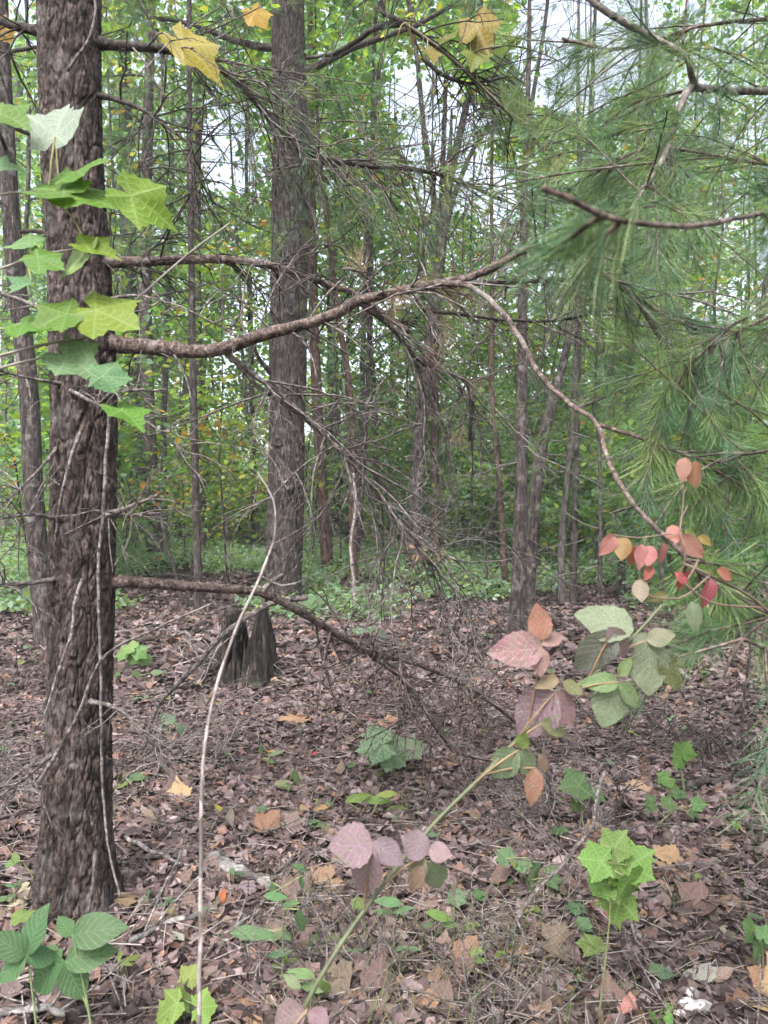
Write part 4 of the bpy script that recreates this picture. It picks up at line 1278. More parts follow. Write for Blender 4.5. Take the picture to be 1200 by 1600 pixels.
cnt = 0
spots = []
while cnt < 262:
    px, py = rg.uniform(5, 1195), 1010 + 585 * rg.random() ** .8
    if any((px - a) ** 2 + ((py - b) * 1.6) ** 2 < 26 ** 2 for a, b in spots): continue
    if px < 175 and py < 1400: continue
    spots.append((px, py))
    k = int(rg.choice(len(KINDS), p=[.3, .13, .17, .2, .1, .1]))
    key, col, lab = KINDS[k]
    fallen(px, py, rg.uniform(.055, .12), key + str(rg.integers(0, 3)), np.array(col) * rg.uniform(.75, 1.2), lab, "fallen leaves on the forest floor")
    cnt += 1
for px, py, sz, key, col, lab in [
        (472, 1128, .16, "dmaple1", (.36, .22, .13), "large tan fallen leaf in the middle of the clearing below the stump"),
        (264, 1250, .11, "dmaple0", (.42, .29, .17), "light tan fallen leaf just right of the near pine trunk"),
        (497, 1270, .15, "doak1", (.38, .24, .12), "curled golden brown fallen leaf in the lower middle of the floor"),
        (466, 1337, .13, "doak0", (.46, .38, .33), "pale lobed oak leaf lying left of the mauve bramble leaves"),
        (1064, 1357, .12, "dmaple2", (.42, .24, .13), "orange tan fallen leaf right of the bright maple seedling"),
        (986, 1277, .12, "dmaple0", (.40, .24, .13), "orange tan fallen leaf above the bright maple seedling"),
        (994, 1236, .14, "dmaple1", (.44, .29, .17), "large curled tan leaf beneath the dark bent twig at right"),
        (105, 1572, .13, "doak2", (.34, .17, .06), "orange brown fallen leaf under the oval-leaved plant, lower left corner"),
        (186, 1415, .12, "doval0", (.33, .17, .11), "reddish brown leaf lying at the foot of the near pine"),
        (345, 1416, .07, "doval1", (.42, .13, .04), "bright orange brown leaf right of the pale vertical stem"),
        (285, 1435, .13, "doval2", (.32, .2, .09), "long golden brown curled leaf left of the pale vertical stem"),
        (424, 1182, .075, "doval1", (.50, .36, .07), "small yellow leaf lying on the litter in the clearing"),
        (372, 1104, .06, "doval2", (.50, .055, .07), "small crimson leaf below the stump, the left of a pair"),
        (389, 1105, .06, "doval0", (.46, .06, .07), "small crimson leaf below the stump, the right of a pair"),
        (492, 1184, .055, "doval1", (.55, .06, .08), "small crimson leaf in the middle of the floor"),
        (581, 1128, .055, "doval2", (.46, .06, .08), "small crimson leaf under the end of the low limb"),
        (930, 1425, .07, "dmaple0", (.44, .09, .09), "small red leaf under the bright maple seedling"),
        (706, 1282, .05, "doval0", (.45, .05, .05), "small red leaf beside the green bramble cane"),
        (342, 1272, .06, "doval1", (.42, .36, .08), "small yellow leaf right of the pale vertical stem"),
        (1005, 1590, .08, "dmaple2", (.46, .2, .17), "pinkish fallen leaf at the bottom edge right of centre"),
        (1095, 1530, .13, "dmaple1", (.36, .33, .32), "large grey fallen leaf near the lower right corner"),
        (1010, 1545, .12, "doak0", (.37, .33, .32), "pale grey lobed leaf near the bottom right"),
        (1190, 1565, .13, "dmaple0", (.42, .30, .19), "tan fallen leaf cut by the right edge at the bottom"),
        (20, 1420, .11, "dmaple1", (.40, .33, .24), "pale tan leaf at the left edge beside the near pine foot"),
        (30, 1345, .10, "doval2", (.40, .30, .2), "tan leaf at the left edge above the oval-leaved plant")]:
    fallen(px, py, sz, key, col, lab)

# pale pebbles at the lower right
rg = np.random.default_rng(807)
for i, (px, py, s, lab) in enumerate([(1082, 1560, .03, "pale pebble at lower right, top one of the little heap"), (1075, 1578, .034, "pale pebble at lower right, middle one of the little heap"),
                                      (1096, 1582, .036, "largest pale pebble of the little heap at lower right"), (1062, 1590, .022, "smallest pale pebble at the bottom of the little heap at lower right")]):
    c, dd = GP(px, py)
    bpy_v, F = [], []
    n, m = 9, 6
    V = [(0, 0, 1)] + [(math.sin(math.pi * j / m) * math.cos(2 * math.pi * k / n), math.sin(math.pi * j / m) * math.sin(2 * math.pi * k / n), math.cos(math.pi * j / m)) for j in range(1, m) for k in range(n)] + [(0, 0, -1)]
    V = np.array(V) * (1 + .3 * (vnoise(np.array(V) * 1.7 + i * 5, i) - .5))[:, None] * np.array((1, .75, .55)) * s
    T = [(0, 1 + k, 1 + (k + 1) % n) for k in range(n)] + [(len(V) - 1, 1 + (m - 2) * n + (k + 1) % n, 1 + (m - 2) * n + k) for k in range(n)]
    Q = [(1 + j * n + k, 1 + (j + 1) * n + k, 1 + (j + 1) * n + (k + 1) % n, 1 + j * n + (k + 1) % n) for j in range(m - 2) for k in range(n)]
    o = MB().add(V + c + np.array((0, 0, s * .5)), np.array(Q), np.array(T)).build("pebble", M_STONE)
    tag(o, lab, "stone")

# ------------------------------------------------------------------ stump, rotten wood, fallen sticks
c, dS = GP(385, 1062)
stump = thing("tree_stump", "rotten broken-topped stump standing in front of the oak", "stump", c)
n, m = 64, 34
V = []
rg = np.random.default_rng(810)
angs = np.linspace(0, 2 * math.pi, n, endpoint=False)
jag = .44 + .14 * np.sin(angs * 2 + 1.5) + .34 * (vnoise(np.column_stack([np.cos(angs) * 4, np.sin(angs) * 4, 0 * angs]), 4) - .5) + .26 * (vnoise(np.column_stack([np.cos(angs) * 14, np.sin(angs) * 11, 0 * angs]), 5) - .5)
jag = jag - .20 * np.exp(-((angs - 3.9) / .5) ** 2)                 # the broken, lower left front
for wall in (0, 1):
    for j in range(m):
        t = j / (m - 1)
        for k in range(n):
            a = angs[k]
            h = jag[k] * (t if wall == 0 else 1 - t * .8)
            r = (.205 + .09 * math.exp(-h / .13) * (1 + .5 * math.sin(a * 5 + 1)) - .02 * h)
            rid = .022 * (vnoise(np.array([[math.cos(a) * 7, math.sin(a) * 7, h * 1.6]]), 6)[0] - .5) + .014 * (vnoise(np.array([[math.cos(a) * 18, math.sin(a) * 18, h * 4]]), 7)[0] - .5)
            r = r + rid - (.055 if wall else 0)
            V.append((math.cos(a) * r, math.sin(a) * r, h - (.08 if j == 0 and wall == 0 else 0)))
V = np.array(V) + c
R_ = 2 * m
Q = [(j * n + k, j * n + (k + 1) % n, (j + 1) * n + (k + 1) % n, (j + 1) * n + k) for j in range(R_ - 1) for k in range(n)]
MB().add(V, np.array(Q)).build("shell", M_WOOD, stump)
for i, (dx, dy, hh, w) in enumerate([(-.13, -.15, .60, .028), (.03, -.19, .40, .022), (.15, -.12, .55, .03), (-.19, -.05, .34, .03), (.10, -.17, .25, .025), (-.05, -.19, .48, .018), (.19, .02, .62, .03)]):
    sp = MB()
    q = c + np.array((dx, dy, 0))
    pp = np.array([q + np.array((dx * .25 * (1 - t), dy * .25 * (1 - t), hh * t - .03)) for t in np.linspace(0, 1, 8)])
    sp.tube(pp, np.array((w * 1.25, w * 1.05, w, w * .95, w * .85, w * .7, w * .45, w * .1)), 7)
    sp.V[0] += (vnoise(sp.V[0] * np.array((40, 40, 8)), i)[:, None] - .5) * .03
    sp.build("splinter", M_WOOD, stump)
# bark slab lying against its left side
q = P(345, 1035, dS)
slab = thing("bark_slab", "dark slab of rotten wood slumped against the left of the stump", "wood", q * np.array((1, 1, 0)))
sp = MB().tube(spline([P(318, 1048, dS - .1), P(345, 1030, dS - .05), P(362, 985, dS), P(368, 955, dS + .02)], .04), .085, 10)
sp.V[0] += norm(rg.normal(0, 1, sp.V[0].shape)) * .012 + (vnoise(sp.V[0] * 14, 3)[:, None] - .5) * .06
sp.build("slab", M_WOOD, slab)

STICKS = [
    # control points on the floor (px, py, lift), widths px, material, label
    ([(196, 1326, .10), (230, 1340, .08), (270, 1355, .05), (312, 1368, .02)], 7, 4, M_PALE, "whitish peeled stick pointing from the near pine towards the pale stem", "stick"),
    ([(325, 1350, .03), (375, 1372, .035), (420, 1392, .03), (465, 1405, .01)], 26, 12, M_DRIFT, "weathered grey chunk of rotten log left of the mauve bramble leaves", "log"),
    ([(0, 1002, .05), (70, 1000, .06), (150, 996, .05), (220, 988, .06), (290, 990, .03)], 7, 4, M_TWIG, "long thin fallen branch lying level behind the near pine", "stick"),
    ([(175, 1010, .04), (250, 1000, .06), (330, 985, .04)], 7, 5, M_DARK, "dark fallen branch lying level between the near pine and the stump", "stick"),
    ([(180, 1490, .03), (240, 1462, .05), (300, 1440, .04), (340, 1425, .03)], 10, 8, M_DRIFT, "grey fallen branch below the near pine foot pointing to the pale stem", "stick"),
    ([(330, 1480, .02), (370, 1455, .05), (405, 1425, .05), (430, 1398, .03)], 8, 5, M_TWIG, "grey stick in front of the weathered log chunk", "stick"),
    ([(0, 1597, .05), (60, 1594, .06), (125, 1600, .06)], 13, 10, M_DRIFT, "pale thick stick at the bottom left corner", "stick"),
    ([(480, 1010, .03), (560, 985, .05), (650, 960, .08), (720, 945, .1), (790, 915, .12)], 7, 3, M_TWIG, "long thin fallen branch crossing the clearing towards the straight pine", "stick"),
    ([(560, 1160, .02), (620, 1140, .05), (680, 1112, .04)], 5, 3, M_TWIG, "thin grey stick under the low limb", "stick"),
    ([(640, 1310, .03), (700, 1330, .04), (770, 1325, .04), (830, 1300, .04)], 6, 3, M_TWIG, "thin grey stick lying behind the mauve bramble leaves", "stick"),
    ([(1030, 1240, .04), (1100, 1232, .05), (1200, 1205, .05)], 12, 8, M_DARK, "dark mossy branch lying at the right edge of the floor", "log"),
    ([(960, 1425, .06), (985, 1470, .05), (1010, 1500, .03)], 13, 6, M_DRIFT, "short flat grey piece of wood below the bright maple seedling", "wood"),
    ([(1050, 1370, .03), (1110, 1425, .04), (1180, 1450, .03)], 6, 3, M_DARK, "thin dark stick right of the bright maple seedling", "stick"),
    ([(250, 1010, .03), (300, 1060, .04), (330, 1115, .03)], 5, 3, M_TWIG, "thin stick lying left of the stump", "stick"),
    ([(440, 1290, .03), (500, 1345, .05), (560, 1360, .03)], 5, 3, M_TWIG, "thin stick beside the pale lobed oak leaf", "stick"),
    ([(1080, 1090, .03), (1130, 1120, .04), (1190, 1130, .05)], 7, 4, M_DARK, "dark stick under the hanging needles at right", "stick"),
    ([(700, 980, .03), (820, 990, .05), (930, 985, .05)], 4, 2, M_TWIG, "thin stick beside the foot of the straight brown pine", "stick"),
    ([(210, 905, .05), (260, 902, .1), (320, 905, .05)], 5, 4, M_TWIG, "thin fallen branch beyond the low limb near the leaning pine", "stick"),
    ([(345, 872, .05), (375, 868, .3), (400, 880, .1)], 12, 7, M_WOOD, "broken mossy log end beyond the oak, on the left", "log"),
    ([(185, 872, .15), (205, 866, .35), (228, 868, .2)], 14, 10, M_WOOD, "dark rotten log end behind the pair of pines", "log"),
]
for i, (ctrl, w0, w1, mat, lab, cat) in enumerate(STICKS):
    pts = []
    for x, y, l in ctrl:
        q, dd = GP(x, y); q[2] += l * .5; pts.append(q)
    p = spline(pts, .03)
    rg = np.random.default_rng(820 + i)
    r = np.linspace(w0, w1, len(p)) * .5 * dd / F_PX * (1 + .2 * (vnoise(np.column_stack([np.arange(len(p)) * .4, 0 * p[:, 0], 0 * p[:, 0]]), i) - .5))
    root = thing("fallen_stick" if cat == "stick" else ("fallen_log" if cat == "log" else "wood_piece"), lab, cat, pts[0])
    mb = MB().tube(p + rg.normal(0, .004, p.shape), r, 9)
    if cat != "stick": mb.V[0] += (vnoise(mb.V[0] * 26, i)[:, None] - .5) * .04
    mb.build("stem", mat, root)
    if cat == "stick" and i != 0:
        tw = MB()
        for _ in range(3):
            q = int(rg.uniform(.2, 1) * (len(p) - 2))
            twig_tree(tw, p[q], norm(p[q + 1] - p[q]) + rg.normal(0, .6, 3) + np.array((0, 0, .3)), rg.uniform(.12, .35), r[q] * .5, 1, rg, .03, .2, (1, 2), None, 4)
        tw.build("twigs", mat, root, kind="stuff")

# countless short bits of fallen twig
mb = MB()
rg = np.random.default_rng(855)
for _ in range(420):
    dd = 2.0 + 9 * rg.random() ** 1.2
    q = np.array((rg.uniform(-.55, .55) * dd, dd, 0.)); q[2] = float(G(q[0], q[1])) + .02
    a = rg.uniform(0, 2 * math.pi)
    p = curvy(q, (math.cos(a), math.sin(a), rg.uniform(0, .22)), rg.uniform(.15, .6), 7, .12, .012, rg)
    p[:, 2] = np.maximum(p[:, 2], G(p[:, 0], p[:, 1]) + .012)
    mb.tube(p, np.linspace(1, .5, len(p)) * rg.uniform(.0018, .0042) * (1 + dd * .06), 5)
o = mb.build("twig_litter", M_TWIG, kind="stuff")
o['label'] = "bits of fallen twig strewn all over the forest floor"; o['category'] = "twigs"

# brushwood: bare twigs sprawling on the floor
for i, (px, py, nn, L, lab) in enumerate([
        (30, 1240, 16, .55, "tangle of bare grey twigs left of the near pine at the picture edge"),
        (40, 1080, 14, .5, "tangle of bare twigs at the left edge behind the near pine"),
        (240, 1180, 12, .5, "bare twigs sprawling right of the near pine trunk"),
        (340, 1050, 12, .45, "pale dead twigs hanging in front of the stump"),
        (720, 1180, 5, .45, "dense tangle of thin bare twigs where the low limb meets the ground"),
        (650, 1060, 8, .5, "bare upright twigs behind the end of the low limb"),
        (600, 960, 12, .6, "fine bare twigs standing in the middle of the clearing"),
        (870, 1290, 14, .4, "bare twigs below the bramble clusters"),
        (980, 1150, 12, .35, "thin bare twigs under the bramble at right"),
        (780, 1540, 14, .35, "dry bare stalks in the foreground grass"),
        (520, 1500, 12, .3, "dry stalks around the bramble cane foot"),
        (1130, 1190, 16, .4, "bare dark twigs under the hanging needles"),
        (740, 1000, 14, .6, "fine dark twigs at the clearing edge left of the straight pine")]):
    c, dd = GP(px, py)
    rg = np.random.default_rng(860 + i)
    root = thing("brushwood", lab, "brushwood", c)
    mb = MB()
    for _ in range(int(nn * 2.0)):
        q = c + np.append(rg.normal(0, .045 * dd, 2), 0); q[2] = float(G(q[0], q[1]))
        twig_tree(mb, q, rg.normal(0, 1, 3) * np.array((1, .7, .3)) + np.array((0, 0, .55)), rg.uniform(.5, 1.2) * L, .0019 * dd ** .75, 2, rg, .04, .3, (2, 4), None, 4)
    mb.build("twigs", (M_TWIG, M_LIMB, M_TWIG, M_PALE, M_LIMB, M_TWIG, M_TWIG, M_TWIG, M_DARK, M_TWIG, M_TWIG, M_DARK, M_DARK)[i], root, kind='stuff')

# ------------------------------------------------------------------ plants close to the lens
def stem_col(mb, c):
    for a in mb.C: a[:, :3] = c


def px_stem(root, ctrl, w0, w1, col, name="stem", sides=7, seed=0, mat=None, wob=.002):
    p = spline([P(*c) if len(c) == 3 and not isinstance(c, np.ndarray) else c for c in ctrl], .02)
    rg = np.random.default_rng(seed + len(p))
    dm = ctrl[-1][2] if not isinstance(ctrl[-1], np.ndarray) else 2
    p = p + np.cumsum(rg.normal(0, wob * .15, p.shape), 0)
    mb = MB().tube(p, np.linspace(w0, w1, len(p)) * .5 * dm / F_PX, sides)
    stem_col(mb, col)
    mb.build(name, mat or M_STEM, root)
    return p


def ground_at(px, d):
    q = P(px, 1600, d); q[2] = float(G(q[0], q[1])) - .02
    return q


# tall pale bare stem
b0 = ground_at(312, 1.25)
pale = thing("whip_shoot", "tall thin pale bare stem standing close to the lens left of centre", "stem", b0)
p = px_stem(pale, [b0, P(311, 1600, 1.27), P(312, 1450, 1.3), P(313, 1300, 1.33), P(318, 1180, 1.36), P(336, 1080, 1.4), P(370, 980, 1.44), P(405, 905, 1.47), (428, 845, 1.5)], 8.5, 4, (1, 1, 1), mat=M_PALE)
px_stem(pale, [(428, 845, 1.5), (431, 815, 1.5), (427, 780, 1.5), (405, 740, 1.5)], 4, 2, (1, 1, 1), "side_twig", mat=M_PALE)
px_stem(pale, [(408, 900, 1.47), (440, 915, 1.5), (480, 905, 1.5)], 3, 1.5, (1, 1, 1), "side_twig", mat=M_PALE)

# maple sapling at the upper left
d1 = 1.45
b0 = ground_at(-60, d1)
mp_ = thing("maple_sapling", "maple sapling with spotted bright green leaves at the upper left", "sapling", b0)
px_stem(mp_, [b0, P(-62, 1200, d1), P(-58, 800, d1), P(-62, 560, d1), P(-50, 400, d1), (-45, 150, d1)], 12, 6, (.16, .14, .12), "stem")
TW = []
for i, ctrl in enumerate([[(-60, 575, d1), (0, 556, d1), (80, 537, d1), (150, 522, d1), (210, 472, d1 + .05), (290, 402, d1 + .1), (358, 350, d1 + .1)],
                          [(-52, 330, d1), (0, 305, d1), (60, 300, d1), (110, 297, d1), (160, 305, d1 - .02), (210, 303, d1 - .04)],
                          [(-55, 440, d1), (0, 420, d1), (60, 400, d1 - .02), (140, 385, d1 - .02)],
                          [(-60, 530, d1), (0, 515, d1), (60, 500, d1), (110, 490, d1), (200, 495, d1)],
                          [(-62, 600, d1), (0, 575, d1), (60, 560, d1), (110, 557, d1), (165, 588, d1), (210, 640, d1)],
                          [(-48, 240, d1), (-20, 200, d1), (5, 182, d1)]]):
    TW += list(px_stem(mp_, ctrl, 5, 2.5, (.20, .18, .15), "twig", 6, i))
MG, MY, MT = (.085, .19, .018), (.14, .22, .02), (.12, .23, .11)
for i, (bx, by, tx_, ty_, col, f) in enumerate([
        (86, 212, 104, 136, (.27, .35, .28), (0, -1, .3)), (118, 268, 186, 236, MG, (0, -.45, 1)), (206, 306, 296, 362, (.15, .27, .03), (.2, -.9, .6)),
        (100, 300, 22, 282, MG, (0, -.35, 1)), (112, 296, 206, 326, MG, (0, -.3, 1)), (0, 178, 50, 186, MG, (0, -.5, 1)), (136, 384, 202, 402, MY, (0, -.5, 1)),
        (60, 402, 114, 424, MG, (0, -.6, 1)), (46, 380, -6, 372, (.16, .28, .10), (0, -.5, 1)), (50, 440, 4, 452, MT, (0, -.6, .8)), (150, 484, 238, 516, MY, (0, -.7, .8)),
        (104, 490, 26, 514, MG, (0, -.6, .8)), (104, 557, 168, 592, MT, (0, -.7, .7)), (160, 588, 222, 592, MT, (0, -.9, .5)), (190, 640, 232, 662, MG, (0, -.3, 1)),
        (-10, 262, 46, 258, MT, (0, -.5, .8)), (40, 505, 92, 512, MG, (0, -.5, .9)), (130, 400, 70, 425, (.2, .32, .1), (0, -.7, .8))]):
    dd = d1 - .03 + random.uniform(-.03, .03)
    tw = random.uniform(-.06, .06)
    place_leaf("leaf", "maple%d" % (i % 3), P(bx, by, dd), P(bx + (tx_ - bx) * .8, by + (ty_ - by) * .8, dd + tw), mp_, np.array(col) * 1.3, np.array(f) + np.array((random.uniform(-.3, .3), -.2, -.25)), wscale=.74)
    q = P(bx, by, dd); tk = min(TW, key=lambda v: np.linalg.norm(v - q))
    if np.linalg.norm(tk - q) > .006:
        mb = MB().tube(spline([tk, (tk + q) / 2 + np.array((0, 0, -.004)), q], .01), .0013, 5); stem_col(mb, (.3, .28, .1)); mb.build("leaf_stalk", M_STEM, mp_)
px_stem(mp_, [(86, 214, d1 - .03), (80, 260, d1 - .02), (76, 302, d1)], 3.5, 3, (.36, .34, .14), "leaf_stalk", 5)
px_stem(mp_, [(118, 268, d1 - .03), (106, 285, d1), (98, 298, d1)], 3, 3, (.36, .34, .14), "leaf_stalk", 5)
px_stem(mp_, [(136, 384, d1 - .02), (120, 350, d1), (98, 318, d1), (90, 300, d1)], 3, 3, (.36, .34, .14), "leaf_stalk", 5)
o = place_leaf("caught_leaf", "maple2", P(287, 68, D_PINE + .0), P(348, 116, D_PINE - .02), None, (.40, .28, .03), (.35, -1, .35), wscale=.6); tag(o, "yellow and orange leaf caught on the upper limb of the near pine", "leaf")
for x, y, a, b, lab in [(398, 20, 418, 45, "small orange yellow leaf at the top edge left of the oak"), (0, 40, 18, 68, "yellow leaf at the very top left corner")]:
    o = place_leaf("caught_leaf", "maple1", P(x, y, D_PINE + .15), P(a, b, D_PINE + .15), None, (.46, .30, .03), (.1, -.9, .4)); tag(o, lab, "leaf")

# vine with yellowing leaves on the high bough
vb = P(632, 38, 3.15)
gv = thing("leafy_vine", "vine with yellow and green leaves along the high dark bough at top", "vine", vb)
px_stem(gv, [(632, 36, 3.17), (690, 78, 3.16), (745, 128, 3.16), (800, 183, 3.16), (850, 238, 3.16)], 4, 3, (.1, .08, .05), "stem")
for i, (bx, by, tx_, ty_, col) in enumerate([(745, 40, 775, 105, (.36, .27, .03)), (735, 60, 765, 30, (.30, .26, .03)), (745, 80, 735, 118, (.26, .27, .04)), (800, 155, 832, 232, (.10, .17, .04)), (790, 160, 800, 200, (.30, .25, .04)),
                                             (640, 50, 655, 85, (.34, .2, .1)), (668, 80, 690, 105, (.3, .24, .04)), (820, 205, 850, 215, (.12, .2, .04)), (860, 200, 880, 175, (.08, .15, .06)), (905, 165, 925, 160, (.1, .17, .05)),
                                             (620, 60, 600, 95, (.2, .24, .04)), (700, 60, 715, 30, (.2, .25, .04)), (860, 255, 875, 300, (.16, .22, .05)), (830, 230, 800, 260, (.2, .22, .04))]):
    dd = 3.12 + random.uniform(-.06, .06)
    lf = place_leaf("leaf", "maple%d" % (i % 3), P(bx, by, dd), P(bx + (tx_ - bx) * .62, by + (ty_ - by) * .62, dd + random.uniform(-.05, .05)), gv, np.array(col) * .8, (random.uniform(-.6, .6), -.6, .7), wscale=.8)
    k = int(np.clip((bx - 632) / 218 * 40, 0, 40))
    sx = float(np.clip(bx, 632, 850)); sy = float(np.interp(sx, [632, 690, 745, 800, 850], [36, 78, 128, 183, 238]))
    px_stem(gv, [(sx, sy, 3.16), ((sx + bx) / 2, (sy + by) / 2 - 6, 3.13), (bx, by, dd)], 2.5, 2, (.2, .17, .06), "leaf_stalk", 5)

# bramble arching through the foreground
b0 = ground_at(120, .86)
br = thing("bramble", "arching bramble cane with mauve and green leaflets in the foreground", "bramble", b0)
cane = px_stem(br, [b0, P(300, 1950, .94), P(400, 1715, .97), P(466, 1600, 1.0), P(520, 1502, 1.03), P(590, 1400, 1.07), P(680, 1290, 1.11), P(760, 1212, 1.14), P(812, 1158, 1.17), P(865, 1102, 1.19), P(925, 1060, 1.21), P(962, 1030, 1.22), P(1000, 990, 1.24), (1040, 945, 1.25)], 8.5, 5, (.075, .085, .04), "cane", 9)
rg = np.random.default_rng(870)
th = MB()
for _ in range(40):
    i = rg.integers(5, len(cane) - 2); t = norm(cane[i + 1] - cane[i]); s = norm(np.cross(t, rg.normal(0, 1, 3)))
    th.tube(np.array([cane[i], cane[i] + s * .004, cane[i] + s * .009 - t * .002]), (.0012, .0008, .0002), 4)
stem_col(th, (.25, .14, .10)); th.build("thorns", M_STEM, br, kind='stuff')
PK, MV, GN, PG, RD, OL, BRN = (.42, .17, .15), (.27, .17, .175), (.12, .22, .07), (.24, .31, .19), (.45, .14, .08), (.15, .15, .04), (.26, .12, .06)
LEAVES = [
    (848, 1012, 766, 1018, PK, 1.25, .3), (848, 1000, 838, 942, RD, 1.0, .4), (846, 1008, 886, 985, (.46, .19, .13), 1.1, .4), (842, 1012, 848, 1058, (.40, .24, .17), 1.3, .3),
    (990, 985, 898, 955, (.23, .29, .2), 1.15, .6), (958, 985, 902, 1060, (.26, .25, .23), 1.35, .35), (950, 980, 984, 1032, (.38, .2, .19), 1.1, .35),
    (1014, 1000, 1017, 1090, PG, 1.25, .3), (1020, 1000, 972, 1002, (.24, .29, .18), 1.2, .5), (1028, 1018, 1072, 1084, OL, .9, .3), (1010, 1000, 1056, 990, (.28, .24, .16), 1.1, .5),
    (966, 1068, 912, 1062, GN, 1.2, .6), (966, 1068, 1006, 1104, GN, 1.2, .5), (964, 1070, 942, 1140, PG, 1.3, .35), (966, 1056, 990, 1026, (.13, .19, .04), 1.1, .4),
    (868, 1082, 802, 1152, (.34, .18, .18), 1.5, .35), (868, 1082, 898, 1134, (.36, .17, .16), 1.2, .35), (845, 1128, 892, 1146, OL, 1.2, .6), (872, 1060, 838, 1072, (.3, .2, .06), 1.0, .5), (880, 1065, 912, 1085, OL, 1.0, .5),
    (810, 1172, 760, 1220, (.20, .30, .15), 1.4, .4), (812, 1172, 836, 1218, (.18, .29, .13), 1.3, .4), (812, 1168, 822, 1146, (.18, .26, .04), 1.1, .4), (836, 1200, 832, 1262, RD, 1.1, .3), (842, 1178, 858, 1208, BRN, 1.2, .3),
    (582, 1318, 514, 1322, (.36, .19, .20), 1.5, .5), (580, 1318, 558, 1418, (.30, .18, .19), 1.2, .3), (584, 1314, 632, 1352, (.32, .19, .19), 1.3, .45),
    (668, 1332, 628, 1306, (.29, .2, .2), 1.4, .5), (664, 1340, 636, 1382, (.28, .24, .17), 1.4, .3), (676, 1342, 686, 1402, (.21, .30, .17), 1.1, .3), (670, 1328, 706, 1336, (.38, .24, .22), 1.3, .5), (658, 1352, 642, 1398, BRN, 1.2, .3),
    (478, 1580, 418, 1602, (.38, .2, .19), 1.4, .5), (484, 1578, 514, 1606, (.40, .19, .19), 1.3, .45), (500, 1530, 520, 1560, (.2, .26, .06), .9, .4), (470, 1545, 440, 1520, (.2, .24, .1), .8, .4)]
for i, (bx, by, tx_, ty_, col, ws, up) in enumerate(LEAVES):
    dj = np.interp(bx, [450, 600, 760, 1000, 1060], [1.0, 1.07, 1.14, 1.23, 1.25]) - .02
    t = random.uniform(-.025, .02)
    place_leaf("leaflet", "bramble%d" % (i % 3), P(bx, by, dj), P(tx_, ty_, dj + t), br, col, (random.uniform(-.3, .3), -.85, up + random.uniform(-.1, .2)), wscale=ws)
# leaf stalks from the cane to each cluster
for i, (cx, cy) in enumerate([(848, 1006), (958, 985), (1015, 1000), (966, 1066), (868, 1082), (811, 1172), (837, 1200), (582, 1316), (668, 1334), (480, 1578), (848, 1130)]):
    dj = np.interp(cx, [450, 600, 760, 1000, 1060], [1.0, 1.07, 1.14, 1.23, 1.25]) - .02
    q = P(cx, cy, dj)
    k = int(np.argmin(np.linalg.norm(cane - q, axis=1)))
    k = max(0, k - 3)
    mb = MB().tube(spline([cane[k], (cane[k] + q) / 2 + np.array((0, -.005, .006)), q], .008), .0016, 5)
    stem_col(mb, (.2, .13, .07)); mb.build("leaf_stalk", M_STEM, br)

# dogwood with red leaves at the right
d2 = 1.3
b0 = ground_at(1330, d2 + .2)
dw = thing("dogwood_sapling", "slender dogwood sapling with drooping pink and red leaves at right", "sapling", b0)
px_stem(dw, [b0, P(1320, 1300, d2 + .15), P(1270, 1060, d2 + .1), P(1190, 950, d2 + .05), P(1108, 900, d2), (1062, 880, d2)], 8, 5, (.10, .075, .055), "stem")
for i, ctrl in enumerate([[(1190, 950, d2 + .05), (1110, 940, d2 - .02), (1062, 900, d2 - .02), (1070, 880, d2 - .02), (1062, 835, d2 - .02), (1000, 840, d2), (950, 835, d2)], [(1075, 905, d2), (1095, 860, d2), (1060, 830, d2), (1075, 790, d2)], [(1108, 900, d2), (1060, 935, d2), (1002, 925, d2), (1000, 890, d2), (1020, 860, d2)]]):
    px_stem(dw, ctrl, 3.5, 2, (.14, .09, .07), "twig", 5, i)
for i, (bx, by, tx_, ty_, col) in enumerate([(960, 836, 943, 866, (.42, .15, .14)), (975, 838, 972, 872, (.30, .19, .06)), (988, 850, 982, 888, (.48, .15, .12)), (1002, 850, 1004, 888, (.44, .16, .16)), (1016, 852, 1012, 882, (.44, .14, .15)),
                                             (1035, 848, 1040, 882, (.42, .15, .16)), (1062, 836, 1102, 872, (.44, .19, .15)), (1075, 890, 1068, 928, (.46, .09, .11)), (1110, 905, 1108, 950, (.32, .07, .09)), (1018, 885, 1010, 905, (.42, .1, .07)),
                                             (1000, 905, 1004, 938, (.33, .26, .2)), (1080, 940, 1092, 988, (.22, .30, .17)), (1070, 715, 1065, 750, (.40, .2, .16)), (1085, 720, 1095, 765, (.42, .2, .14)), (1090, 838, 1118, 850, (.36, .24, .08)), (1120, 890, 1150, 905, (.4, .15, .1)), (1050, 820, 1058, 845, (.40, .17, .14)),
                                             (1045, 930, 1010, 935, (.16, .16, .05)), (1055, 895, 1078, 912, (.50, .09, .11))]):
    t = random.uniform(-.03, .03)
    place_leaf("leaf", "wdog%d" % (i % 3), P(bx, by, d2), P(tx_, ty_, d2 + t), dw, col, (random.uniform(-.6, .6), -.9, .35), wscale=1.15)
px_stem(dw, [(1062, 835, d2 - .02), (1068, 780, d2), (1072, 715, d2)], 2.5, 2, (.14, .09, .07), "twig", 5, 9)

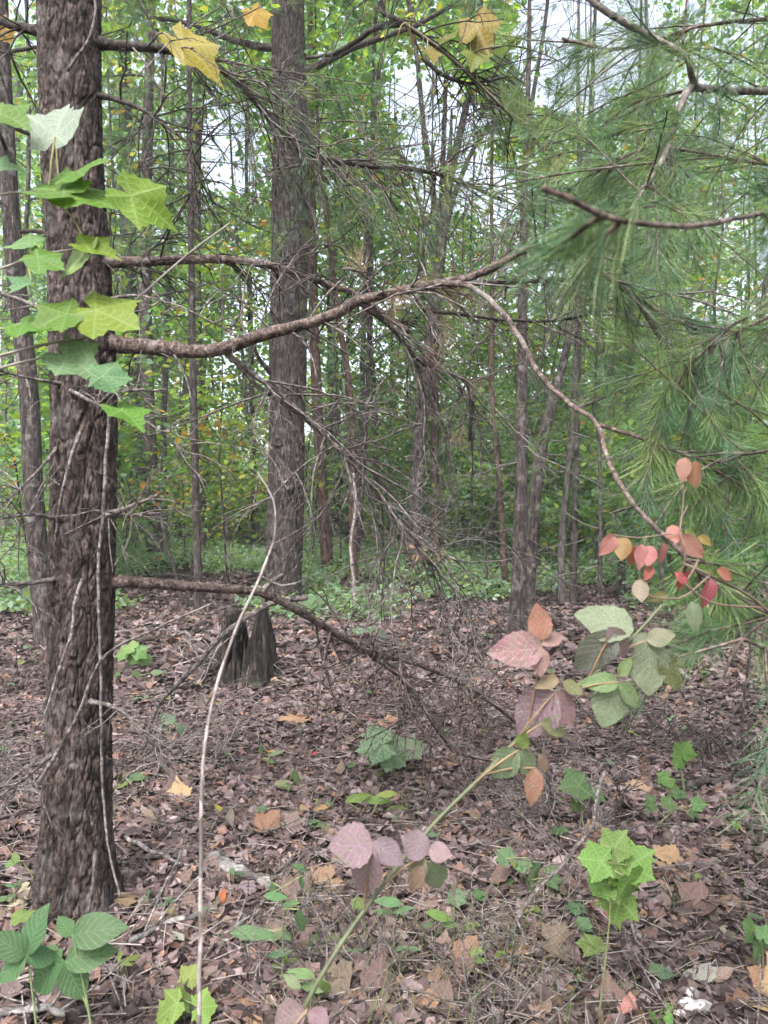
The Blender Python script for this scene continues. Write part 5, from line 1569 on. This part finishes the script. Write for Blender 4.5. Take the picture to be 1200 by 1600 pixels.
# plant with big oval leaves, lower left corner
for i, (foot, d, nodes, lab) in enumerate([
        (62, 2.0, [((42, 1492), [(58, 1418), (-14, 1462), (-8, 1535), (90, 1498)]), ], "oval-leaved green plant at the lower left corner, the left of two"),
        (146, 2.02, [((112, 1462), [(90, 1432), (184, 1442)]), ((102, 1502), [(36, 1540), (172, 1480), (130, 1566)])], "oval-leaved green plant below the near pine foot, the right of two")]):
    b0 = ground_at(foot, d)
    root = thing("seedling", lab, "plant", b0)
    for k, ((cx, cy), tips) in enumerate(nodes):
        px_stem(root, [b0, P(foot - 8, 1580, d), (cx, cy, d)], 4.5, 3, (.16, .20, .09), "stem", 6, k)
        for tx_, ty_ in tips:
            place_leaf("leaf", "oval%d" % random.randint(0, 1), P(cx, cy, d), P(tx_, ty_, d + random.uniform(-.05, .03)), root, (.085, .19, .075), (random.uniform(-.2, .2), -.75, .7), wscale=1.25)

# seedlings on the floor: foot (px,py), kind, colour, leaves (centre px,py, size px), label
MB_, MGn = (.17, .31, .07), (.10, .21, .07)
SEED = [
    ((935, 1606), 'maple', MB_, [(968, 1312, 52), (922, 1342, 54), (958, 1352, 48), (1002, 1340, 64), (946, 1386, 50), (988, 1388, 54), (964, 1425, 66), (932, 1390, 40), (982, 1350, 50)], "bright green maple seedling standing tall at lower right"),
    ((905, 1300), 'maple', MGn, [(890, 1228, 54), (908, 1258, 50), (938, 1244, 34), (912, 1225, 36)], "green maple seedling behind the dark bent twig at right"),
    ((1070, 1245), 'maple', (.14, .28, .06), [(1072, 1168, 40), (1066, 1192, 44), (1036, 1222, 34)], "green maple seedling beside the hanging needles at right"),
    ((1018, 1300), 'maple', (.12, .24, .07), [(1012, 1258, 28), (1040, 1256, 26), (1095, 1256, 28), (1086, 1272, 22)], "low green seedling above the tan leaves at right"),
    ((830, 1400), 'maple', (.11, .22, .09), [(785, 1334, 40), (820, 1346, 28), (838, 1372, 44), (868, 1372, 36), (808, 1428, 32), (815, 1350, 30)], "cluster of small green leaves below the bramble, right of centre"),
    ((615, 1215), 'maple', (.17, .28, .14), [(578, 1166, 70), (622, 1182, 78), (652, 1166, 44), (610, 1205, 40)], "pale green broad-leaved plant in the middle of the floor"),
    ((440, 1545), 'lance', (.13, .26, .11), [(432, 1400, 44), (396, 1456, 80), (470, 1442, 60), (434, 1488, 50), (452, 1412, 36), (470, 1382, 40), (425, 1390, 34)], "green lance-leaved plant left of the bramble cane foot"),
    ((270, 1604), 'maple', (.22, .34, .07), [(264, 1576, 56), (300, 1518, 54), (290, 1560, 44), (250, 1590, 40), (326, 1572, 50), (276, 1598, 50)], "yellow-green lobed plant at the bottom edge beside the pale stem"),
    ((450, 1242), 'lance', (.24, .30, .14), [(462, 1216, 44), (455, 1232, 40), (440, 1222, 30)], "pale lance-leaved seedling in the middle left of the floor"),
    ((418, 1200), 'lance', (.20, .27, .15), [(408, 1172, 30), (430, 1176, 28), (422, 1188, 24)], "small pale seedling beside the yellow fallen leaf"),
    ((580, 1275), 'lance', (.22, .31, .07), [(560, 1245, 50), (588, 1248, 56), (604, 1240, 36), (620, 1262, 40)], "yellow-green bladed plant below the pale broad-leaved plant"),
    ((690, 1470), 'lance', (.16, .30, .07), [(688, 1430, 52), (700, 1444, 30)], "single upright green blade right of the mauve leaves"),
    ((745, 1520), 'lance', (.18, .30, .06), [(736, 1488, 46), (750, 1500, 30)], "small green blade with yellow tip in the foreground grass"),
    ((500, 1575), 'lance', (.17, .27, .1), [(492, 1540, 60), (508, 1552, 40), (470, 1520, 50)], "green and orange lance leaves beside the bramble cane foot"),
    ((612, 1440), 'lance', (.12, .24, .1), [(606, 1408, 50), (628, 1420, 40), (596, 1425, 36)], "green blades behind the bramble cane"),
    ((205, 1048), 'maple', (.16, .28, .08), [(188, 1022, 30), (206, 1032, 34), (222, 1022, 30), (200, 1012, 26), (230, 1034, 28)], "green leafy plant just right of the near pine, behind it"),
    ((265, 1150), 'oval', (.13, .23, .14), [(262, 1122, 38), (284, 1140, 34), (250, 1138, 26)], "pale green plant right of the near pine trunk"),
    ((215, 1225), 'oval', (.12, .22, .09), [(214, 1212, 28), (198, 1220, 24), (232, 1222, 22)], "small green plant close to the near pine trunk"),
    ((1192, 1530), 'maple', (.13, .25, .09), [(1188, 1486, 56), (1168, 1448, 36), (1196, 1455, 40), (1190, 1515, 40)], "green plant cut off by the right edge near the bottom"),
    ((905, 1535), 'oval', (.16, .3, .08), [(900, 1518, 20), (912, 1522, 20), (906, 1528, 16)], "tiny green sprout below the bright maple seedling"),
    ((1036, 1604), 'maple', (.16, .32, .08), [(1034, 1586, 34), (1048, 1594, 26), (1022, 1596, 24)], "small green seedling at the bottom edge at lower right"),
    ((978, 1440), 'oval', (.2, .32, .08), [(972, 1432, 18), (984, 1434, 16)], "tiny bright sprout just right of the maple seedling stem"),
    ((60, 1395), 'oval', (.16, .26, .08), [(70, 1400, 40), (14, 1348, 26), (24, 1340, 24)], "small green leaves at the left edge by the pine foot"),
    ((320, 960), 'oval', (.15, .25, .04), [(300, 980, 24), (312, 972, 28), (290, 990, 22), (304, 996, 26)], "yellow-green sprig left of the stump"),
    ((490, 965), 'maple', (.10, .2, .08), [(478, 944, 34), (500, 940, 30), (515, 950, 30), (492, 955, 30)], "dark green leafy plant just right of the oak foot"),
    ((575, 1005), 'oval', (.13, .23, .13), [(560, 985, 24), (580, 982, 26), (600, 992, 26), (590, 1000, 22)], "pale green plants in the clearing right of the stump"),
    ((200, 1060), 'oval', (.13, .22, .1), [(245, 1050, 22), (180, 1058, 24), (215, 1055, 24)], "low green leaves at the foot of the leafy plant by the near pine"),
    ((850, 1440), 'oval', (.24, .28, .06), [(818, 1420, 18), (826, 1432, 20), (838, 1420, 18), (820, 1445, 18)], "yellow-green sprig above the foreground grass"),
]
for i, (foot, kind, col, leaves, lab) in enumerate(SEED):
    if foot[1] > 1590:
        b0, d = GP(foot[0], min(foot[1], 1598))
    else:
        b0, d = GP(*foot)
    root = thing("seedling", lab, "plant", b0)
    top_y = min(l[1] for l in leaves); cxm = sum(l[0] for l in leaves) / len(leaves)
    sp = px_stem(root, [b0, (b0 + P(cxm, top_y, d)) / 2 + np.array((.005, 0, 0)), (cxm, top_y + 6, d)], 4, 2, (.14, .15, .07), "stem", 6, i)
    for k, (lx, ly, s) in enumerate(leaves):
        s = s * (.82 if i == 0 else .68 if kind == 'maple' else .9)
        dl = d + random.uniform(-.04, .04) * min(d / 2, 1)
        ang = math.atan2(ly - (sum(l[1] for l in leaves) / len(leaves)) + 8, lx - cxm + random.uniform(-6, 6)) + random.uniform(-.4, .4)
        if kind == 'lance': ang = random.choice((math.pi / 2 + random.uniform(-.4, .4), math.pi + random.uniform(-.4, .3), random.uniform(-.8, .4)))
        f = .5 if kind != 'maple' else .42
        bx, by, tx_, ty_ = lx - math.cos(ang) * s * f, ly - math.sin(ang) * s * f * .8, lx + math.cos(ang) * s * .5, ly + math.sin(ang) * s * .5 * .8
        bp, tp_ = P(bx, by, dl), P(tx_, ty_, dl + random.uniform(-.02, .03))
        for q in (bp, tp_):
            q[2] = max(q[2], float(G(q[0], q[1])) + .015)
        c2 = np.array(col) * random.uniform(.85, 1.2)
        place_leaf("leaf", {'maple': "maple%d" % (k % 3), 'lance': "lance%d" % (k % 2), 'oval': "oval%d" % (k % 2)}[kind], bp, tp_, root, c2, (random.uniform(-.3, .3), -.65, .8), wscale=1.1)
        j = int(np.argmin(np.linalg.norm(sp - bp, axis=1)))
        mb = MB().tube(np.array([sp[j], (sp[j] + bp) / 2, bp]), .0011 * d ** .5, 4)
        stem_col(mb, (.2, .22, .09)); mb.build("leaf_stalk", M_STEM, root)

# many small sprouts that look alike
rg = np.random.default_rng(880)
for i in range(120):
    px, py = rg.uniform(10, 1190), 985 + 560 * rg.random() ** 1.2
    b0, d = GP(px, py)
    root = thing("sprout", "one of many alike tiny green sprouts dotted over the leaf litter", "plant", b0, "tiny sprouts on the forest floor")
    h = rg.uniform(.03, .09)
    top = b0 + np.array((rg.normal(0, .01), rg.normal(0, .01), h))
    mb = MB().tube(np.array([b0, (b0 + top) / 2, top]), .0015, 4); stem_col(mb, (.15, .18, .08)); mb.build("stem", M_STEM, root)
    g = np.array(((.10, .2, .08), (.15, .24, .13), (.19, .27, .07))[rg.integers(0, 3)])
    for k in range(rg.integers(2, 5)):
        a = rg.uniform(0, 2 * math.pi); L = rg.uniform(.025, .06)
        place_leaf("leaf", ("oval0", "lance0", "maple1", "oval1")[i % 4], top, top + np.array((math.cos(a) * L, math.sin(a) * L, rg.uniform(-.01, .02))), root, g, (0, -.3, 1))

# dark bent twig and other slender woody shoots at the right
for i, (foot, ctrl, w0, w1, mat, lab) in enumerate([
        (780, [(790, 1478), (800, 1455), (830, 1400), (880, 1350), (898, 1325), (925, 1290), (935, 1235), (945, 1205)], 7, 6, M_TWIG, "bent grey twig with dark top standing right of centre"),
        (1040, [(1000, 1300), (968, 1290), (975, 1240), (985, 1225)], 4, 3, M_DARK, "thin dark shoot left of the orange tan leaf"),
        (545, [(556, 960), (552, 900), (548, 850), (556, 790), (552, 740)], 6, 4, M_PALE, "thin pale stem standing before the thin brown trunk in the clearing"),
        (600, [(590, 930), (565, 860), (552, 845)], 5, 4, M_DARK, "dark thin stick leaning by the thin brown trunk in the clearing"),
        (285, [(286, 945), (275, 900), (258, 840), (248, 790)], 6, 4, M_DARK, "dark leaning stick beyond the low limb, left of the slender trunk"),
        (1170, [(1165, 1210), (1160, 1120), (1172, 1010), (1165, 900)], 5, 3, M_DARK, "dark upright shoot under the needles near the right edge")]):
    if i == 0:
        q0, dd = GP(790, 1478)
    else:
        q0, dd = GP(*ctrl[0])
    root = thing("woody_shoot", lab, "twig", q0)
    bb, p, r = branch(root, [(x, y, dd + (.02 * k if i == 0 else 0)) for k, (x, y) in enumerate(ctrl)], w0, w1, mat, "stem", sides=7, seed=900 + i, wob=.003)
    twigs_on(root, bb, p, 5, .14 * dd ** .5, .0014, 910 + i, mat, .02, 1, (.4, 1), kids=(1, 2))

# sapling with peach-coloured leaves beyond the clearing
b0, d = GP(662, 925)
ps = thing("sapling", "small sapling with peach-coloured leaves at the foot of the forked tree", "sapling", b0)
px_stem(ps, [b0, P(664, 890, d), P(660, 850, d), (672, 815, d)], 3, 2, (.12, .09, .07), "stem")
rg = np.random.default_rng(930)
for i in range(22):
    lx, ly = 665 + rg.normal(0, 22), 872 + rg.normal(0, 20)
    dl = d + rg.normal(0, .25)
    q = P(lx, ly, dl)
    place_leaf("leaf", "oval%d" % (i % 2), q, q + np.array((rg.uniform(-.11, .11), rg.normal(0, .05), rg.uniform(-.1, .02))), ps, ((.45, .25, .13), (.40, .27, .14), (.34, .3, .1))[i % 3], (0, -.7, .7), wscale=1.2)
    mb = MB().tube(np.array([P(664 + (lx - 664) * .1, min(ly + 8, 905), d), (q + P(664, ly, d)) / 2, q]), .004, 4); stem_col(mb, (.14, .1, .08)); mb.build("twig", M_STEM, ps)
